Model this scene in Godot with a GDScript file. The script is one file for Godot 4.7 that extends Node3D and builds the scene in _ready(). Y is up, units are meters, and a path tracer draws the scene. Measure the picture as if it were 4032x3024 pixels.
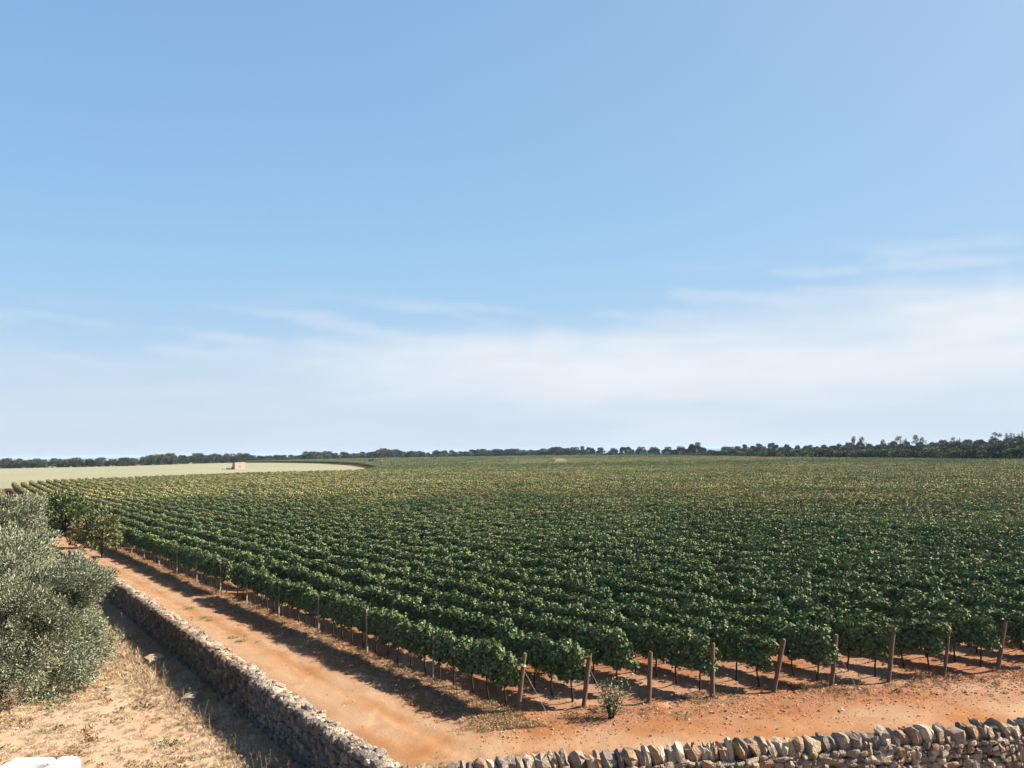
extends Node3D
# A vineyard on red soil seen from a roof: dry-stone walls, a dirt track, olive trees, a pale field, woods and the sea.

const EYE := 8.0
const FOCAL := 3300.0        # pixels of the 4032 x 3024 photograph
const ROLL := 0.0152
const HORIZON := 1774.0      # pixel row of the horizon at the middle of the photograph
const SUN_AZIMUTH := 80.5    # degrees to the right of straight ahead
const SUN_HEIGHT := 39.0
const EXPOSURE := 3.6

var pitch := atan((HORIZON - 1512.0) / FOCAL)
var rng := RandomNumberGenerator.new()
var taken := {}
var noise_a := FastNoiseLite.new()
var noise_b := FastNoiseLite.new()
var noise_c := FastNoiseLite.new()
var M := {}
var row_path := PackedVector2Array()


# ---------------------------------------------------------------- geometry collector
class Geo:
	var v := PackedVector3Array()
	var n := PackedVector3Array()
	var c := PackedColorArray()
	var i := PackedInt32Array()

	func leaf(p: Vector3, along: Vector3, normal: Vector3, length: float, width: float, col: Color) -> void:
		var side := along.cross(normal)
		if side.length_squared() < 1e-6:
			side = along.cross(Vector3(0.3, 0.9, 0.2))
		side = side.normalized()
		normal = side.cross(along).normalized()
		var k := v.size()
		var mid := p + along * (length * 0.42) + normal * (width * 0.16)
		v.append(p); v.append(mid + side * (width * 0.5)); v.append(p + along * length); v.append(mid - side * (width * 0.5))
		n.append(normal); n.append((normal - side * 0.35).normalized()); n.append(normal); n.append((normal + side * 0.35).normalized())
		c.append(col); c.append(col); c.append(col); c.append(col)
		i.append(k); i.append(k + 2); i.append(k + 1); i.append(k); i.append(k + 3); i.append(k + 2)

	func tube(pts: PackedVector3Array, rad: PackedFloat32Array, sides: int, col: Color, cap := true) -> void:
		var first := v.size()
		for k in pts.size():
			var d := (pts[mini(k + 1, pts.size() - 1)] - pts[maxi(k - 1, 0)]).normalized()
			var a := d.cross(Vector3(0.31, 0.2, 0.93)).normalized()
			var b := d.cross(a)
			for s in sides:
				var t := TAU * s / sides
				var o := a * cos(t) + b * sin(t)
				v.append(pts[k] + o * rad[k]); n.append(o); c.append(col)
		for k in pts.size() - 1:
			for s in sides:
				var p0 := first + k * sides + s
				var p1 := first + k * sides + (s + 1) % sides
				i.append_array([p0, p0 + sides, p1, p1, p0 + sides, p1 + sides])
		if cap:
			var e := v.size()
			var last := pts.size() - 1
			v.append(pts[last]); n.append((pts[last] - pts[last - 1]).normalized()); c.append(col)
			for s in sides:
				i.append_array([first + last * sides + s, e, first + last * sides + (s + 1) % sides])

	func tri(a: Vector3, b: Vector3, d: Vector3, col: Color, away := Vector3.INF) -> void:
		var nn := (d - a).cross(b - a)
		if away != Vector3.INF and nn.dot((a + b + d) / 3.0 - away) < 0.0:
			var t := b
			b = d
			d = t
			nn = -nn
		nn = nn.normalized()
		var k := v.size()
		v.append(a); v.append(b); v.append(d)
		for q in 3:
			n.append(nn); c.append(col); i.append(k + q)

	func quad(a: Vector3, b: Vector3, d: Vector3, e: Vector3, col: Color, away := Vector3.INF) -> void:
		tri(a, b, d, col, away); tri(a, d, e, col, away)

	# a box with chamfered long edges, turned by basis t
	func box(at: Vector3, size: Vector3, col: Color, t := Basis(), bevel := 0.02) -> void:
		var h := size * 0.5
		var e := minf(bevel, minf(h.x, minf(h.y, h.z)) * 0.5)
		var p := func(x: float, y: float, z: float) -> Vector3: return at + t * Vector3(x, y, z)
		for s in [-1.0, 1.0]:
			quad(p.call(s * h.x, -h.y + e, -h.z + e), p.call(s * h.x, h.y - e, -h.z + e), p.call(s * h.x, h.y - e, h.z - e), p.call(s * h.x, -h.y + e, h.z - e), col, at)
			quad(p.call(-h.x + e, s * h.y, -h.z + e), p.call(h.x - e, s * h.y, -h.z + e), p.call(h.x - e, s * h.y, h.z - e), p.call(-h.x + e, s * h.y, h.z - e), col, at)
			quad(p.call(-h.x + e, -h.y + e, s * h.z), p.call(h.x - e, -h.y + e, s * h.z), p.call(h.x - e, h.y - e, s * h.z), p.call(-h.x + e, h.y - e, s * h.z), col, at)
			for r in [-1.0, 1.0]:
				quad(p.call(s * h.x, r * (h.y - e), -h.z + e), p.call(s * (h.x - e), r * h.y, -h.z + e), p.call(s * (h.x - e), r * h.y, h.z - e), p.call(s * h.x, r * (h.y - e), h.z - e), col, at)
				quad(p.call(s * h.x, -h.y + e, r * (h.z - e)), p.call(s * (h.x - e), -h.y + e, r * h.z), p.call(s * (h.x - e), h.y - e, r * h.z), p.call(s * h.x, h.y - e, r * (h.z - e)), col, at)
				quad(p.call(-h.x + e, s * h.y, r * (h.z - e)), p.call(-h.x + e, s * (h.y - e), r * h.z), p.call(h.x - e, s * (h.y - e), r * h.z), p.call(h.x - e, s * h.y, r * (h.z - e)), col, at)
				for w in [-1.0, 1.0]:
					tri(p.call(s * h.x, r * (h.y - e), w * (h.z - e)), p.call(s * (h.x - e), r * h.y, w * (h.z - e)), p.call(s * (h.x - e), r * (h.y - e), w * h.z), col, at)

	func mesh(mat: Material) -> ArrayMesh:
		var m := ArrayMesh.new()
		add_to(m, mat)
		return m

	func add_to(m: ArrayMesh, mat: Material) -> void:
		var a := []
		a.resize(Mesh.ARRAY_MAX)
		a[Mesh.ARRAY_VERTEX] = v; a[Mesh.ARRAY_NORMAL] = n; a[Mesh.ARRAY_COLOR] = c; a[Mesh.ARRAY_INDEX] = i
		m.add_surface_from_arrays(Mesh.PRIMITIVE_TRIANGLES, a)
		m.surface_set_material(m.get_surface_count() - 1, mat)


# ---------------------------------------------------------------- naming
func numbered(called: String) -> String:
	var k: int = taken.get(called, 0)
	taken[called] = k + 1
	return called if k == 0 else "%s_%03d" % [called, k]

func tag(o: Node, label: String, category: String, group := "") -> Node:
	o.set_meta("label", label); o.set_meta("category", category)
	if group: o.set_meta("group", group)
	return o

func thing(called: String, label: String, category: String, at: Vector3, group := "") -> Node3D:
	var o := Node3D.new()
	o.name = numbered(called); o.position = at
	add_child(o)
	tag(o, label, category, group)
	return o

func part(called: String, m: Mesh, parent: Node, mat: Material = null) -> MeshInstance3D:
	var o := MeshInstance3D.new()
	o.name = called if parent != self else numbered(called)
	o.mesh = m
	if mat: o.material_override = mat
	parent.add_child(o, true)
	return o

func structure(called: String, m: Mesh, label := "") -> MeshInstance3D:
	var o := part(called, m, self)
	o.set_meta("kind", "structure")
	if label: o.set_meta("label", label)
	return o

func scatter(called: String, m: Mesh, xf: Array, cols: PackedColorArray, parent: Node) -> MultiMeshInstance3D:
	var mm := MultiMesh.new()
	mm.transform_format = MultiMesh.TRANSFORM_3D
	mm.use_colors = not cols.is_empty()
	mm.mesh = m
	mm.instance_count = xf.size()
	for k in xf.size():
		mm.set_instance_transform(k, xf[k])
		if mm.use_colors: mm.set_instance_color(k, cols[k])
	var o := MultiMeshInstance3D.new()
	o.name = called if parent != self else numbered(called)
	o.multimesh = mm
	o.set_meta("kind", "stuff")
	parent.add_child(o, true)
	return o

func lin(r: float, g: float, b: float) -> Color:
	return Color(r, g, b)

func rnd(a: float, b: float) -> float:
	return rng.randf_range(a, b)

func ball() -> Vector3:
	return Vector3(rng.randfn(), rng.randfn(), rng.randfn())

func sm(a: float, b: float, x: float) -> float:
	return smoothstep(a, b, x)


# ---------------------------------------------------------------- photograph pixel -> world
func ray(u: float, v: float) -> Vector3:
	var d := Vector3((u - 2016.0) / FOCAL, -(v - 1512.0) / FOCAL, -1.0)
	return Basis(Vector3.RIGHT, pitch) * (Basis(Vector3.BACK, -ROLL) * d)

func on_level(u: float, v: float, y := 0.0) -> Vector3:
	var d := ray(u, v)
	return Vector3(0, EYE, 0) + d * ((y - EYE) / d.y)

func at_depth(u: float, v: float, depth: float) -> Vector3:
	var d := ray(u, v)
	return Vector3(0, EYE, 0) + d * (depth / -d.z)

func in_view(x: float, z: float, margin := 0.1) -> bool:
	return z < -14.0 and absf(x) < -z * (0.63 + margin)


# ---------------------------------------------------------------- the lie of the land
const CORNER := Vector2(-2.75, -19.57)
const LEFT_END := Vector2(-43.95, -80.0)
const WALL_STOP := Vector2(-34.0, -65.4)
const RIGHT_END := Vector2(22.0, -23.75)
const FRONT := Vector2(2.105, -0.474)    # from one row to the next along the headland
const POST0 := Vector2(0.03, -26.27)

# distance along azimuth (degrees, right positive) at which the wall line is crossed
func wall_reach(az: float) -> float:
	var d := Vector2(sin(deg_to_rad(az)), -cos(deg_to_rad(az)))
	var best := 1e9
	for s in [[CORNER, LEFT_END + (LEFT_END - CORNER) * 6.0], [CORNER, RIGHT_END + (RIGHT_END - CORNER) * 1.2]]:
		var a: Vector2 = s[0]
		var e: Vector2 = s[1] - a
		var den := d.cross(e)
		if absf(den) < 1e-6: continue
		var t := a.cross(e) / den
		var w := a.cross(d) / den
		if t > 0.0 and w * e.length() >= -0.05 and w <= 1.0:
			best = minf(best, t)
	return best

func yard_y(x: float, z: float) -> float:
	return lerpf(-0.40, -1.15, sm(-7.0, 2.0, x)) + 0.035 * noise_b.get_noise_2d(x * 14.0, z * 14.0)

# how far the vineyard reaches, in metres straight ahead, for each column of the photograph
const REACH := [[-600, 640.0], [0, 655.0], [300, 670.0], [500, 690.0], [800, 815.0], [1000, 860.0], [1300, 960.0], [1600, 1005.0], [2100, 1010.0], [2300, 960.0], [2600, 795.0], [2800, 650.0], [3000, 521.0], [3300, 440.0], [3800, 353.0], [4200, 305.0], [5200, 250.0]]

func pick(t: Array, u: float) -> float:
	for k in t.size() - 1:
		if u <= t[k + 1][0]: return lerpf(t[k][1], t[k + 1][1], clampf((u - t[k][0]) / float(t[k + 1][0] - t[k][0]), 0.0, 1.0))
	return t[-1][1]

func column_of(x: float, z: float) -> float:
	return 2016.0 + FOCAL * x / maxf(-z, 1.0)

func hill(x: float, z: float) -> float:
	var u := column_of(x, z)
	if u < 2600.0 or z > -200.0: return 0.0
	return 6.5 * sm(15.0, 420.0, -z - pick(REACH, u)) * sm(2600.0, 3500.0, u)

func ground_y(x: float, z: float) -> float:
	var d := Vector2(x, z).length()
	var y := 0.05 * noise_b.get_noise_2d(x * 5.0, z * 5.0) * sm(900.0, 300.0, d) + hill(x, z)
	if d < 140.0:
		y += 0.022 * noise_b.get_noise_2d(x * 30.0, z * 30.0)
		var r := row_coords(x, z)
		if r.x > -0.9 and r.y > -0.4:     # soil thrown up along the vines
			y += 0.07 * exp(-pow((r.x - round(r.x)) * 2.0 / 0.35, 2.0))
		elif r.x <= -0.9:                 # wheel ruts
			var dist := -r.x * 1.98
			y -= 0.035 * (exp(-pow((dist - 3.1) / 0.28, 2.0)) + exp(-pow((dist - 4.7) / 0.28, 2.0)))
	return y - 26.0 * sm(1500.0, 2600.0, d)

# x: how many row spacings to the right of the first row; y: metres along the rows from the headland
func row_coords(x: float, z: float) -> Vector2:
	var q := Vector2(x, z) - POST0
	var th := deg_to_rad(36.3)
	for k in 3:
		var dir := Vector2(-sin(th), -cos(th))
		var den := FRONT.cross(dir)
		var i := q.cross(dir) / den
		var s := FRONT.cross(q) / den
		if k == 2: return Vector2(i, s)
		th = deg_to_rad(36.3 - 0.5 * 4.6 * clampf(s, 0.0, 300.0) / 230.0)
	return Vector2.ZERO

func row_at(i: float, s: float) -> Vector2:
	var k := clampi(int(s), 0, row_path.size() - 2)
	return POST0 + FRONT * i + row_path[k].lerp(row_path[k + 1], s - k)

var pale := PackedVector2Array([Vector2(-133, -221), Vector2(-128, -243), Vector2(-118, -257), Vector2(-103, -280), Vector2(-90, -292), Vector2(-67, -307), Vector2(-58, -311), Vector2(-62, -370), Vector2(-74, -424), Vector2(-104, -534), Vector2(-146, -644), Vector2(-186, -722), Vector2(-237, -800), Vector2(-330, -900), Vector2(-800, -900), Vector2(-800, -140), Vector2(-240, -140), Vector2(-175, -221)])
var pale_path := PackedVector2Array([Vector2(-57, -311), Vector2(-60, -370), Vector2(-71, -424), Vector2(-99, -534), Vector2(-140, -644), Vector2(-179, -722), Vector2(-232, -800), Vector2(-237, -800), Vector2(-186, -722), Vector2(-146, -644), Vector2(-104, -534), Vector2(-74, -424), Vector2(-62, -370), Vector2(-58, -311)])

func far_end(x: float, z: float) -> bool:   # past the wood's edge or the far tree line
	return -z > pick(REACH, column_of(x, z))


# ---------------------------------------------------------------- materials
func noise_texture(freq: float, octaves: int, low: Color, high: Color, size := 512, sd := 1, kind := FastNoiseLite.TYPE_SIMPLEX_SMOOTH, mid = null) -> NoiseTexture2D:
	var f := FastNoiseLite.new()
	f.seed = sd; f.noise_type = kind; f.frequency = freq; f.fractal_octaves = octaves; f.fractal_gain = 0.6
	var t := NoiseTexture2D.new()
	t.width = size; t.height = size; t.seamless = true; t.noise = f
	var g := Gradient.new()
	g.set_color(0, low); g.set_color(1, high)
	if mid != null: g.add_point(0.5, mid)
	t.color_ramp = g
	return t

func mat(called: String, col: Color, rough := 0.9, spec := 0.3) -> StandardMaterial3D:
	var m := StandardMaterial3D.new()
	m.resource_name = called
	m.albedo_color = col.linear_to_srgb()
	m.roughness = rough
	m.metallic_specular = spec
	return m

func make_materials() -> void:
	var soil_tex := noise_texture(0.03, 5, Color(0.84, 0.82, 0.80), Color(1, 1, 1), 1024, 3)
	var grain := noise_texture(0.09, 4, Color(0, 0, 0), Color(1, 1, 1), 1024, 4)
	var m := mat("soil", Color.WHITE, 0.95, 0.2)
	m.vertex_color_use_as_albedo = true
	m.albedo_texture = soil_tex
	m.uv1_triplanar = true; m.uv1_world_triplanar = true; m.uv1_scale = Vector3.ONE * 0.33
	m.heightmap_enabled = true; m.heightmap_texture = grain; m.heightmap_scale = 3.0
	M.soil = m
	m = mat("leaves", Color.WHITE, 0.65, 0.22)
	m.vertex_color_use_as_albedo = true
	m.backlight_enabled = true; m.backlight = Color(0.16, 0.2, 0.08)
	M.leaf = m
	m = mat("olive leaves", Color.WHITE, 0.65, 0.3)
	m.vertex_color_use_as_albedo = true
	m.backlight_enabled = true; m.backlight = Color(0.3, 0.33, 0.22)
	M.olive = m
	m = mat("dry plants", Color.WHITE, 0.9, 0.2)
	m.vertex_color_use_as_albedo = true
	M.dry = m
	m = mat("painted", Color.WHITE, 0.5, 0.4)
	m.vertex_color_use_as_albedo = true
	M.paint = m
	m = mat("bark", Color.WHITE, 0.95, 0.2)
	m.vertex_color_use_as_albedo = true
	m.albedo_texture = noise_texture(0.05, 4, Color(0.6, 0.58, 0.55), Color(1, 1, 1), 256, 7)
	m.uv1_triplanar = true; m.uv1_scale = Vector3(9, 1.5, 9)
	m.heightmap_enabled = true; m.heightmap_texture = grain; m.heightmap_scale = 1.0
	M.bark = m
	var tones := [[lin(0.329, 0.275, 0.220), lin(0.171, 0.140, 0.116)], [lin(0.439, 0.354, 0.262), lin(0.232, 0.177, 0.128)], [lin(0.195, 0.170, 0.152), lin(0.098, 0.086, 0.078)], [lin(0.366, 0.262, 0.171), lin(0.189, 0.128, 0.085)], [lin(0.512, 0.433, 0.342), lin(0.268, 0.220, 0.177)], [lin(0.293, 0.244, 0.207), lin(0.146, 0.122, 0.112)]]  # third pair is darkened to paint shade into the long wall's face
	var lichen := noise_texture(0.02, 5, Color(0, 0, 0), Color(1, 1, 1), 512, 21)
	M.stones = []
	for k in tones.size():
		m = mat("limestone", Color.WHITE, 0.95, 0.2)
		m.albedo_texture = noise_texture(0.018 + 0.003 * k, 5, tones[k][1].linear_to_srgb(), tones[k][0].linear_to_srgb(), 256, 30 + k)
		m.uv1_triplanar = true; m.uv1_world_triplanar = true; m.uv1_scale = Vector3.ONE * 1.7
		m.heightmap_enabled = true; m.heightmap_texture = lichen; m.heightmap_scale = 6.0
		M.stones.append(m)
	m = mat("scattered stones", Color.WHITE, 0.95, 0.2)
	m.vertex_color_use_as_albedo = true
	m.albedo_texture = noise_texture(0.02, 5, Color(0.62, 0.6, 0.58), Color(1, 1, 1), 256, 44)
	m.uv1_triplanar = true; m.uv1_world_triplanar = true; m.uv1_scale = Vector3.ONE * 1.7
	m.heightmap_enabled = true; m.heightmap_texture = lichen; m.heightmap_scale = 6.0
	M.stone_tint = m
	m = mat("dark wall core", lin(0.16, 0.12, 0.095), 1.0, 0.1)  # dark tone stands in for shade in the gaps between wall stones
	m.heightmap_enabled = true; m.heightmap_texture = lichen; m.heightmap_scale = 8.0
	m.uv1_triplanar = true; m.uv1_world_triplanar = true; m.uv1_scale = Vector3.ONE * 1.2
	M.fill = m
	m = mat("whitewash", Color.WHITE, 0.85, 0.3)
	m.albedo_texture = noise_texture(0.012, 5, lin(0.68, 0.64, 0.6).linear_to_srgb(), lin(0.84, 0.82, 0.8).linear_to_srgb(), 512, 51)
	m.uv1_triplanar = true; m.uv1_scale = Vector3.ONE * 0.7
	m.heightmap_enabled = true; m.heightmap_texture = lichen; m.heightmap_scale = 2.0
	M.whitewash = m
	m = mat("post wood", Color.WHITE, 0.9, 0.2)
	m.albedo_texture = noise_texture(0.04, 4, lin(0.085, 0.058, 0.042).linear_to_srgb(), lin(0.17, 0.118, 0.085).linear_to_srgb(), 256, 61)
	m.uv1_triplanar = true; m.uv1_scale = Vector3(8, 0.8, 8)
	m.heightmap_enabled = true; m.heightmap_texture = grain; m.heightmap_scale = 0.6
	M.wood = m
	M.stake = mat("pale stake", lin(0.30, 0.245, 0.19), 0.9, 0.2)
	M.wire = mat("galvanised wire", lin(0.28, 0.26, 0.24), 0.6, 0.4)
	M.hut = mat("hut render", Color.WHITE, 0.95, 0.2)
	M.hut.albedo_texture = noise_texture(0.03, 4, lin(0.34, 0.275, 0.235).linear_to_srgb(), lin(0.46, 0.385, 0.34).linear_to_srgb(), 256, 71)
	M.hut.uv1_triplanar = true; M.hut.uv1_scale = Vector3.ONE * 0.25
	m = mat("sea", lin(0.045, 0.10, 0.17), 0.45, 0.4)
	M.sea = m


# ---------------------------------------------------------------- sky
func srgb(r: float, g: float, b: float) -> Vector3:
	var c := Color(r / 255.0, g / 255.0, b / 255.0).srgb_to_linear()
	return Vector3(c.r, c.g, c.b)

func make_sky() -> PanoramaSkyMaterial:
	var w := 1600
	var h := 800
	var stops := [[-90.0, srgb(196, 212, 232)], [0.0, srgb(205, 221, 237)], [3.0, srgb(200, 219, 238)], [7.0, srgb(182, 213, 240)], [11.0, srgb(164, 205, 240)], [16.0, srgb(149, 195, 237)], [22.0, srgb(138, 184, 229)], [30.0, srgb(126, 172, 221)], [50.0, srgb(96, 142, 203)], [90.0, srgb(66, 112, 180)]]
	var white := srgb(214, 232, 252)
	var cloud := srgb(239, 244, 249)
	var sun := Vector3(sin(deg_to_rad(SUN_AZIMUTH)) * cos(deg_to_rad(SUN_HEIGHT)), sin(deg_to_rad(SUN_HEIGHT)), -cos(deg_to_rad(SUN_AZIMUTH)) * cos(deg_to_rad(SUN_HEIGHT)))
	var fine := FastNoiseLite.new()
	fine.seed = 5; fine.frequency = 1.0; fine.fractal_octaves = 5; fine.noise_type = FastNoiseLite.TYPE_SIMPLEX_SMOOTH
	var im := Image.create(w, h, false, Image.FORMAT_RGBF)
	for y in h:
		var el := 90.0 - 180.0 * (y + 0.5) / h
		var base: Vector3 = stops[0][1]
		for k in stops.size() - 1:
			if el >= stops[k][0]:
				var t: float = (el - stops[k][0]) / (stops[k + 1][0] - stops[k][0])
				base = stops[k][1].lerp(stops[k + 1][1], t)
		if el < -4.0:
			im.fill_rect(Rect2i(0, y, w, h - y), Color(base.x, base.y, base.z) * (1.0 / EXPOSURE))
			break
		var ce := cos(deg_to_rad(el))
		var se := sin(deg_to_rad(el))
		for x in w:
			var az := wrapf((x + 0.5) / w * 360.0, -180.0, 180.0)     # the panorama's first column looks towards -z
			var ring := Vector2(sin(deg_to_rad(az)), cos(deg_to_rad(az)))
			var ar := deg_to_rad(az)
			var dir := Vector3(sin(ar) * ce, se, -cos(ar) * ce)
			var g := rad_to_deg(acos(clampf(dir.dot(sun), -1.0, 1.0)))
			var c := base.lerp(white, 0.75 * exp(-pow(g / 50.0, 2.0)))
			if el < 26.0:
				# a sheet of thin cloud with a ragged upper edge, thinning out towards the horizon, and wisps above it
				var slant := 0.05 * (az + 5.0) * sm(75.0, 25.0, absf(az))
				var edge := 7.4 + slant + 1.0 * fine.get_noise_2d(ring.x * 2.6 + 7.0, ring.y * 2.6) + 0.35 * fine.get_noise_2d(ring.x * 11.0, ring.y * 11.0)
				var streak := 0.5 + 0.8 * fine.get_noise_3d(ring.x * 2.0, ring.y * 2.0, el * 0.28)
				var sheet := sm(edge + 1.6, edge - 1.4, el) * lerpf(0.5, 1.0, sm(-1.0, edge, el)) * (0.4 + 0.75 * sm(0.1, 0.85, streak))
				var wisp := sm(0.45, 0.85, 0.5 + 0.9 * fine.get_noise_3d(ring.x * 4.5 + 40.0, ring.y * 4.5, el * 0.7 + ring.x * 3.0)) * exp(-pow((el - edge - 1.6) / 1.6, 2.0))
				var a := clampf(sheet * lerpf(0.28, 0.9, sm(-33.0, 10.0, az)) + 0.30 * wisp, 0.0, 0.92)
				c = c.lerp(cloud, a)
			im.set_pixel(x, y, Color(c.x / EXPOSURE, c.y / EXPOSURE, c.z / EXPOSURE))
	var p := PanoramaSkyMaterial.new()
	p.panorama = ImageTexture.create_from_image(im)
	return p


func _ready() -> void:
	rng.seed = 20240611
	noise_a.seed = 2; noise_a.frequency = 0.012; noise_a.fractal_octaves = 4
	noise_b.seed = 8; noise_b.frequency = 0.05; noise_b.fractal_octaves = 3
	noise_c.seed = 13; noise_c.frequency = 0.35; noise_c.fractal_octaves = 3

	var cam := Camera3D.new()
	cam.name = "camera"
	cam.fov = rad_to_deg(2.0 * atan(1512.0 / FOCAL))
	cam.near = 0.1; cam.far = 40000.0
	cam.transform = Transform3D(Basis(Vector3.RIGHT, pitch) * Basis(Vector3.BACK, -ROLL), Vector3(0, EYE, 0))
	cam.current = true
	add_child(cam)
	var sun := DirectionalLight3D.new()
	sun.name = "sun"
	sun.light_energy = 1.6
	sun.light_color = Color(1.0, 0.945, 0.86)
	sun.light_angular_distance = 0.53
	sun.shadow_enabled = true
	var to_sun := Vector3(sin(deg_to_rad(SUN_AZIMUTH)) * cos(deg_to_rad(SUN_HEIGHT)), sin(deg_to_rad(SUN_HEIGHT)), -cos(deg_to_rad(SUN_AZIMUTH)) * cos(deg_to_rad(SUN_HEIGHT)))
	sun.basis = Basis.looking_at(-to_sun)
	add_child(sun)
	var env := Environment.new()
	env.background_mode = Environment.BG_SKY
	env.sky = Sky.new()
	env.sky.sky_material = make_sky()
	env.tonemap_mode = Environment.TONE_MAPPER_LINEAR
	env.tonemap_exposure = EXPOSURE
	env.sdfgi_enabled = true; env.ssao_enabled = true; env.ssil_enabled = true
	env.fog_enabled = true; env.fog_density = 0.00006; env.fog_light_color = Color(0.74, 0.86, 1.0)
	env.volumetric_fog_enabled = true; env.volumetric_fog_density = 0.0
	var we := WorldEnvironment.new()
	we.name = "air"
	we.environment = env
	add_child(we)

	var q := Vector2.ZERO
	for s in 1320:
		row_path.append(q)
		var th := deg_to_rad(36.3 - 4.6 * minf(s, 300.0) / 230.0)
		q += Vector2(-sin(th), -cos(th))
	make_materials()
	build_land()
	build_walls()
	build_vines()
	build_posts()
	build_near_trees()
	build_far_trees()
	build_hut()
	build_tractors()
	build_cistern()
	build_small_plants()


# ---------------------------------------------------------------- ground, track, pale field, sea
func soil_colour(x: float, z: float) -> Color:
	var d := Vector2(x, z).length()
	var r := row_coords(x, z)
	var n1 := noise_b.get_noise_2d(x * 4.0, z * 4.0)
	var n2 := noise_c.get_noise_2d(x * 6.0, z * 6.0)
	var n3 := noise_c.get_noise_2d(x * 1.4 + 50.0, z * 1.4)
	var track := lin(0.345, 0.235, 0.152)
	var red := lin(0.305, 0.192, 0.128)
	var straw := lin(0.217, 0.133, 0.061)
	if Geometry2D.is_point_in_polygon(Vector2(x, z), pale):
		var a := sm(-0.35, 0.4, noise_a.get_noise_2d(x * 1.2, z * 0.5))
		var t := clampf((noise_a.get_noise_2d(x * 0.4 + 300.0, z * 1.5) + 0.25) * 1.4, 0.0, 1.0)
		var nearness := sm(60.0, 10.0, Vector2(x, z).distance_to(Vector2(-152, -457)))
		return lin(0.20, 0.22, 0.145).lerp(lin(0.25, 0.235, 0.165), maxf(a * 0.45 + t * 0.35, 0.8 * nearness))
	if far_end(x, z): return lin(0.11, 0.085, 0.045).lerp(lin(0.055, 0.065, 0.03), clampf(0.5 + n1, 0.0, 1.0))
	if d > 220.0: return lin(0.145, 0.069, 0.032)
	var c := red.lerp(lin(0.231, 0.090, 0.037), clampf(0.5 + 0.9 * n1 + 0.4 * n2, 0.0, 1.0))
	if r.x < 0.0:
		var dist := -r.x * 1.98 + 0.25 * n3
		var w := sm(1.7, 2.6, dist)
		# compacted, paler wheel tracks
		var streak := noise_c.get_noise_2d(dist * 14.0, r.y * 0.5)
		var rut := 0.5 * streak + exp(-pow((dist - 3.1) / 0.4, 2.0)) + exp(-pow((dist - 4.7) / 0.45, 2.0))
		var tr := track.lerp(lin(0.289, 0.141, 0.056), clampf(0.6 * rut + 0.4 * n1, 0.0, 1.0))
		tr = tr.lerp(lin(0.209, 0.087, 0.031), 0.3 * sm(0.15, 0.5, n3))
		c = c.lerp(straw, 0.35 * sm(0.8, 1.4, dist) * clampf(0.6 + n2, 0.0, 1.0)).lerp(tr, w)
	# the strip of track that turns along the front wall
	var front := (Vector2(x, z) - POST0).dot(Vector2(FRONT.y, -FRONT.x).normalized()) * -1.0    # metres in front of the posts
	if r.y < 0.6:
		var f := sm(1.5, 3.6, front + 1.1 * n3 + 0.4 * n1 + 0.9 * sm(6.0, -2.0, x)) if x > -6.0 else 1.0
		var tr2 := track.lerp(lin(0.282, 0.130, 0.051), clampf(0.5 + 1.2 * n1, 0.0, 1.0))
		tr2 = tr2.lerp(red, 0.25 * sm(0.0, 0.35, n3) * sm(-2.0, 7.0, x))
		c = c.lerp(tr2, f * sm(0.6, -0.6, r.y))
	# dry grass at the foot of the wall near the corner
	var k := sm(2.6, 0.7, Vector2(x, z).distance_to(CORNER + Vector2(0.9, -1.4) + Vector2(0.4, 0.1) * clampf((x + 1.5), 0.0, 4.0)))
	c = c.lerp(straw, k * clampf(0.6 + n2, 0.0, 1.0))
	return c

func yard_colour(x: float, z: float) -> Color:
	var n1 := noise_b.get_noise_2d(x * 3.0 + 90.0, z * 3.0)
	var n2 := noise_c.get_noise_2d(x * 5.0, z * 9.0)
	var c := lin(0.42, 0.295, 0.20).lerp(lin(0.41, 0.315, 0.225), clampf(0.5 + 1.3 * n1, 0.0, 1.0))
	c = c.lerp(lin(0.32, 0.205, 0.125), sm(0.15, 0.55, n2) * 0.55)
	return c.lerp(lin(0.30, 0.255, 0.155), 0.6 * sm(-28.0, -36.0, z))

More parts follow.
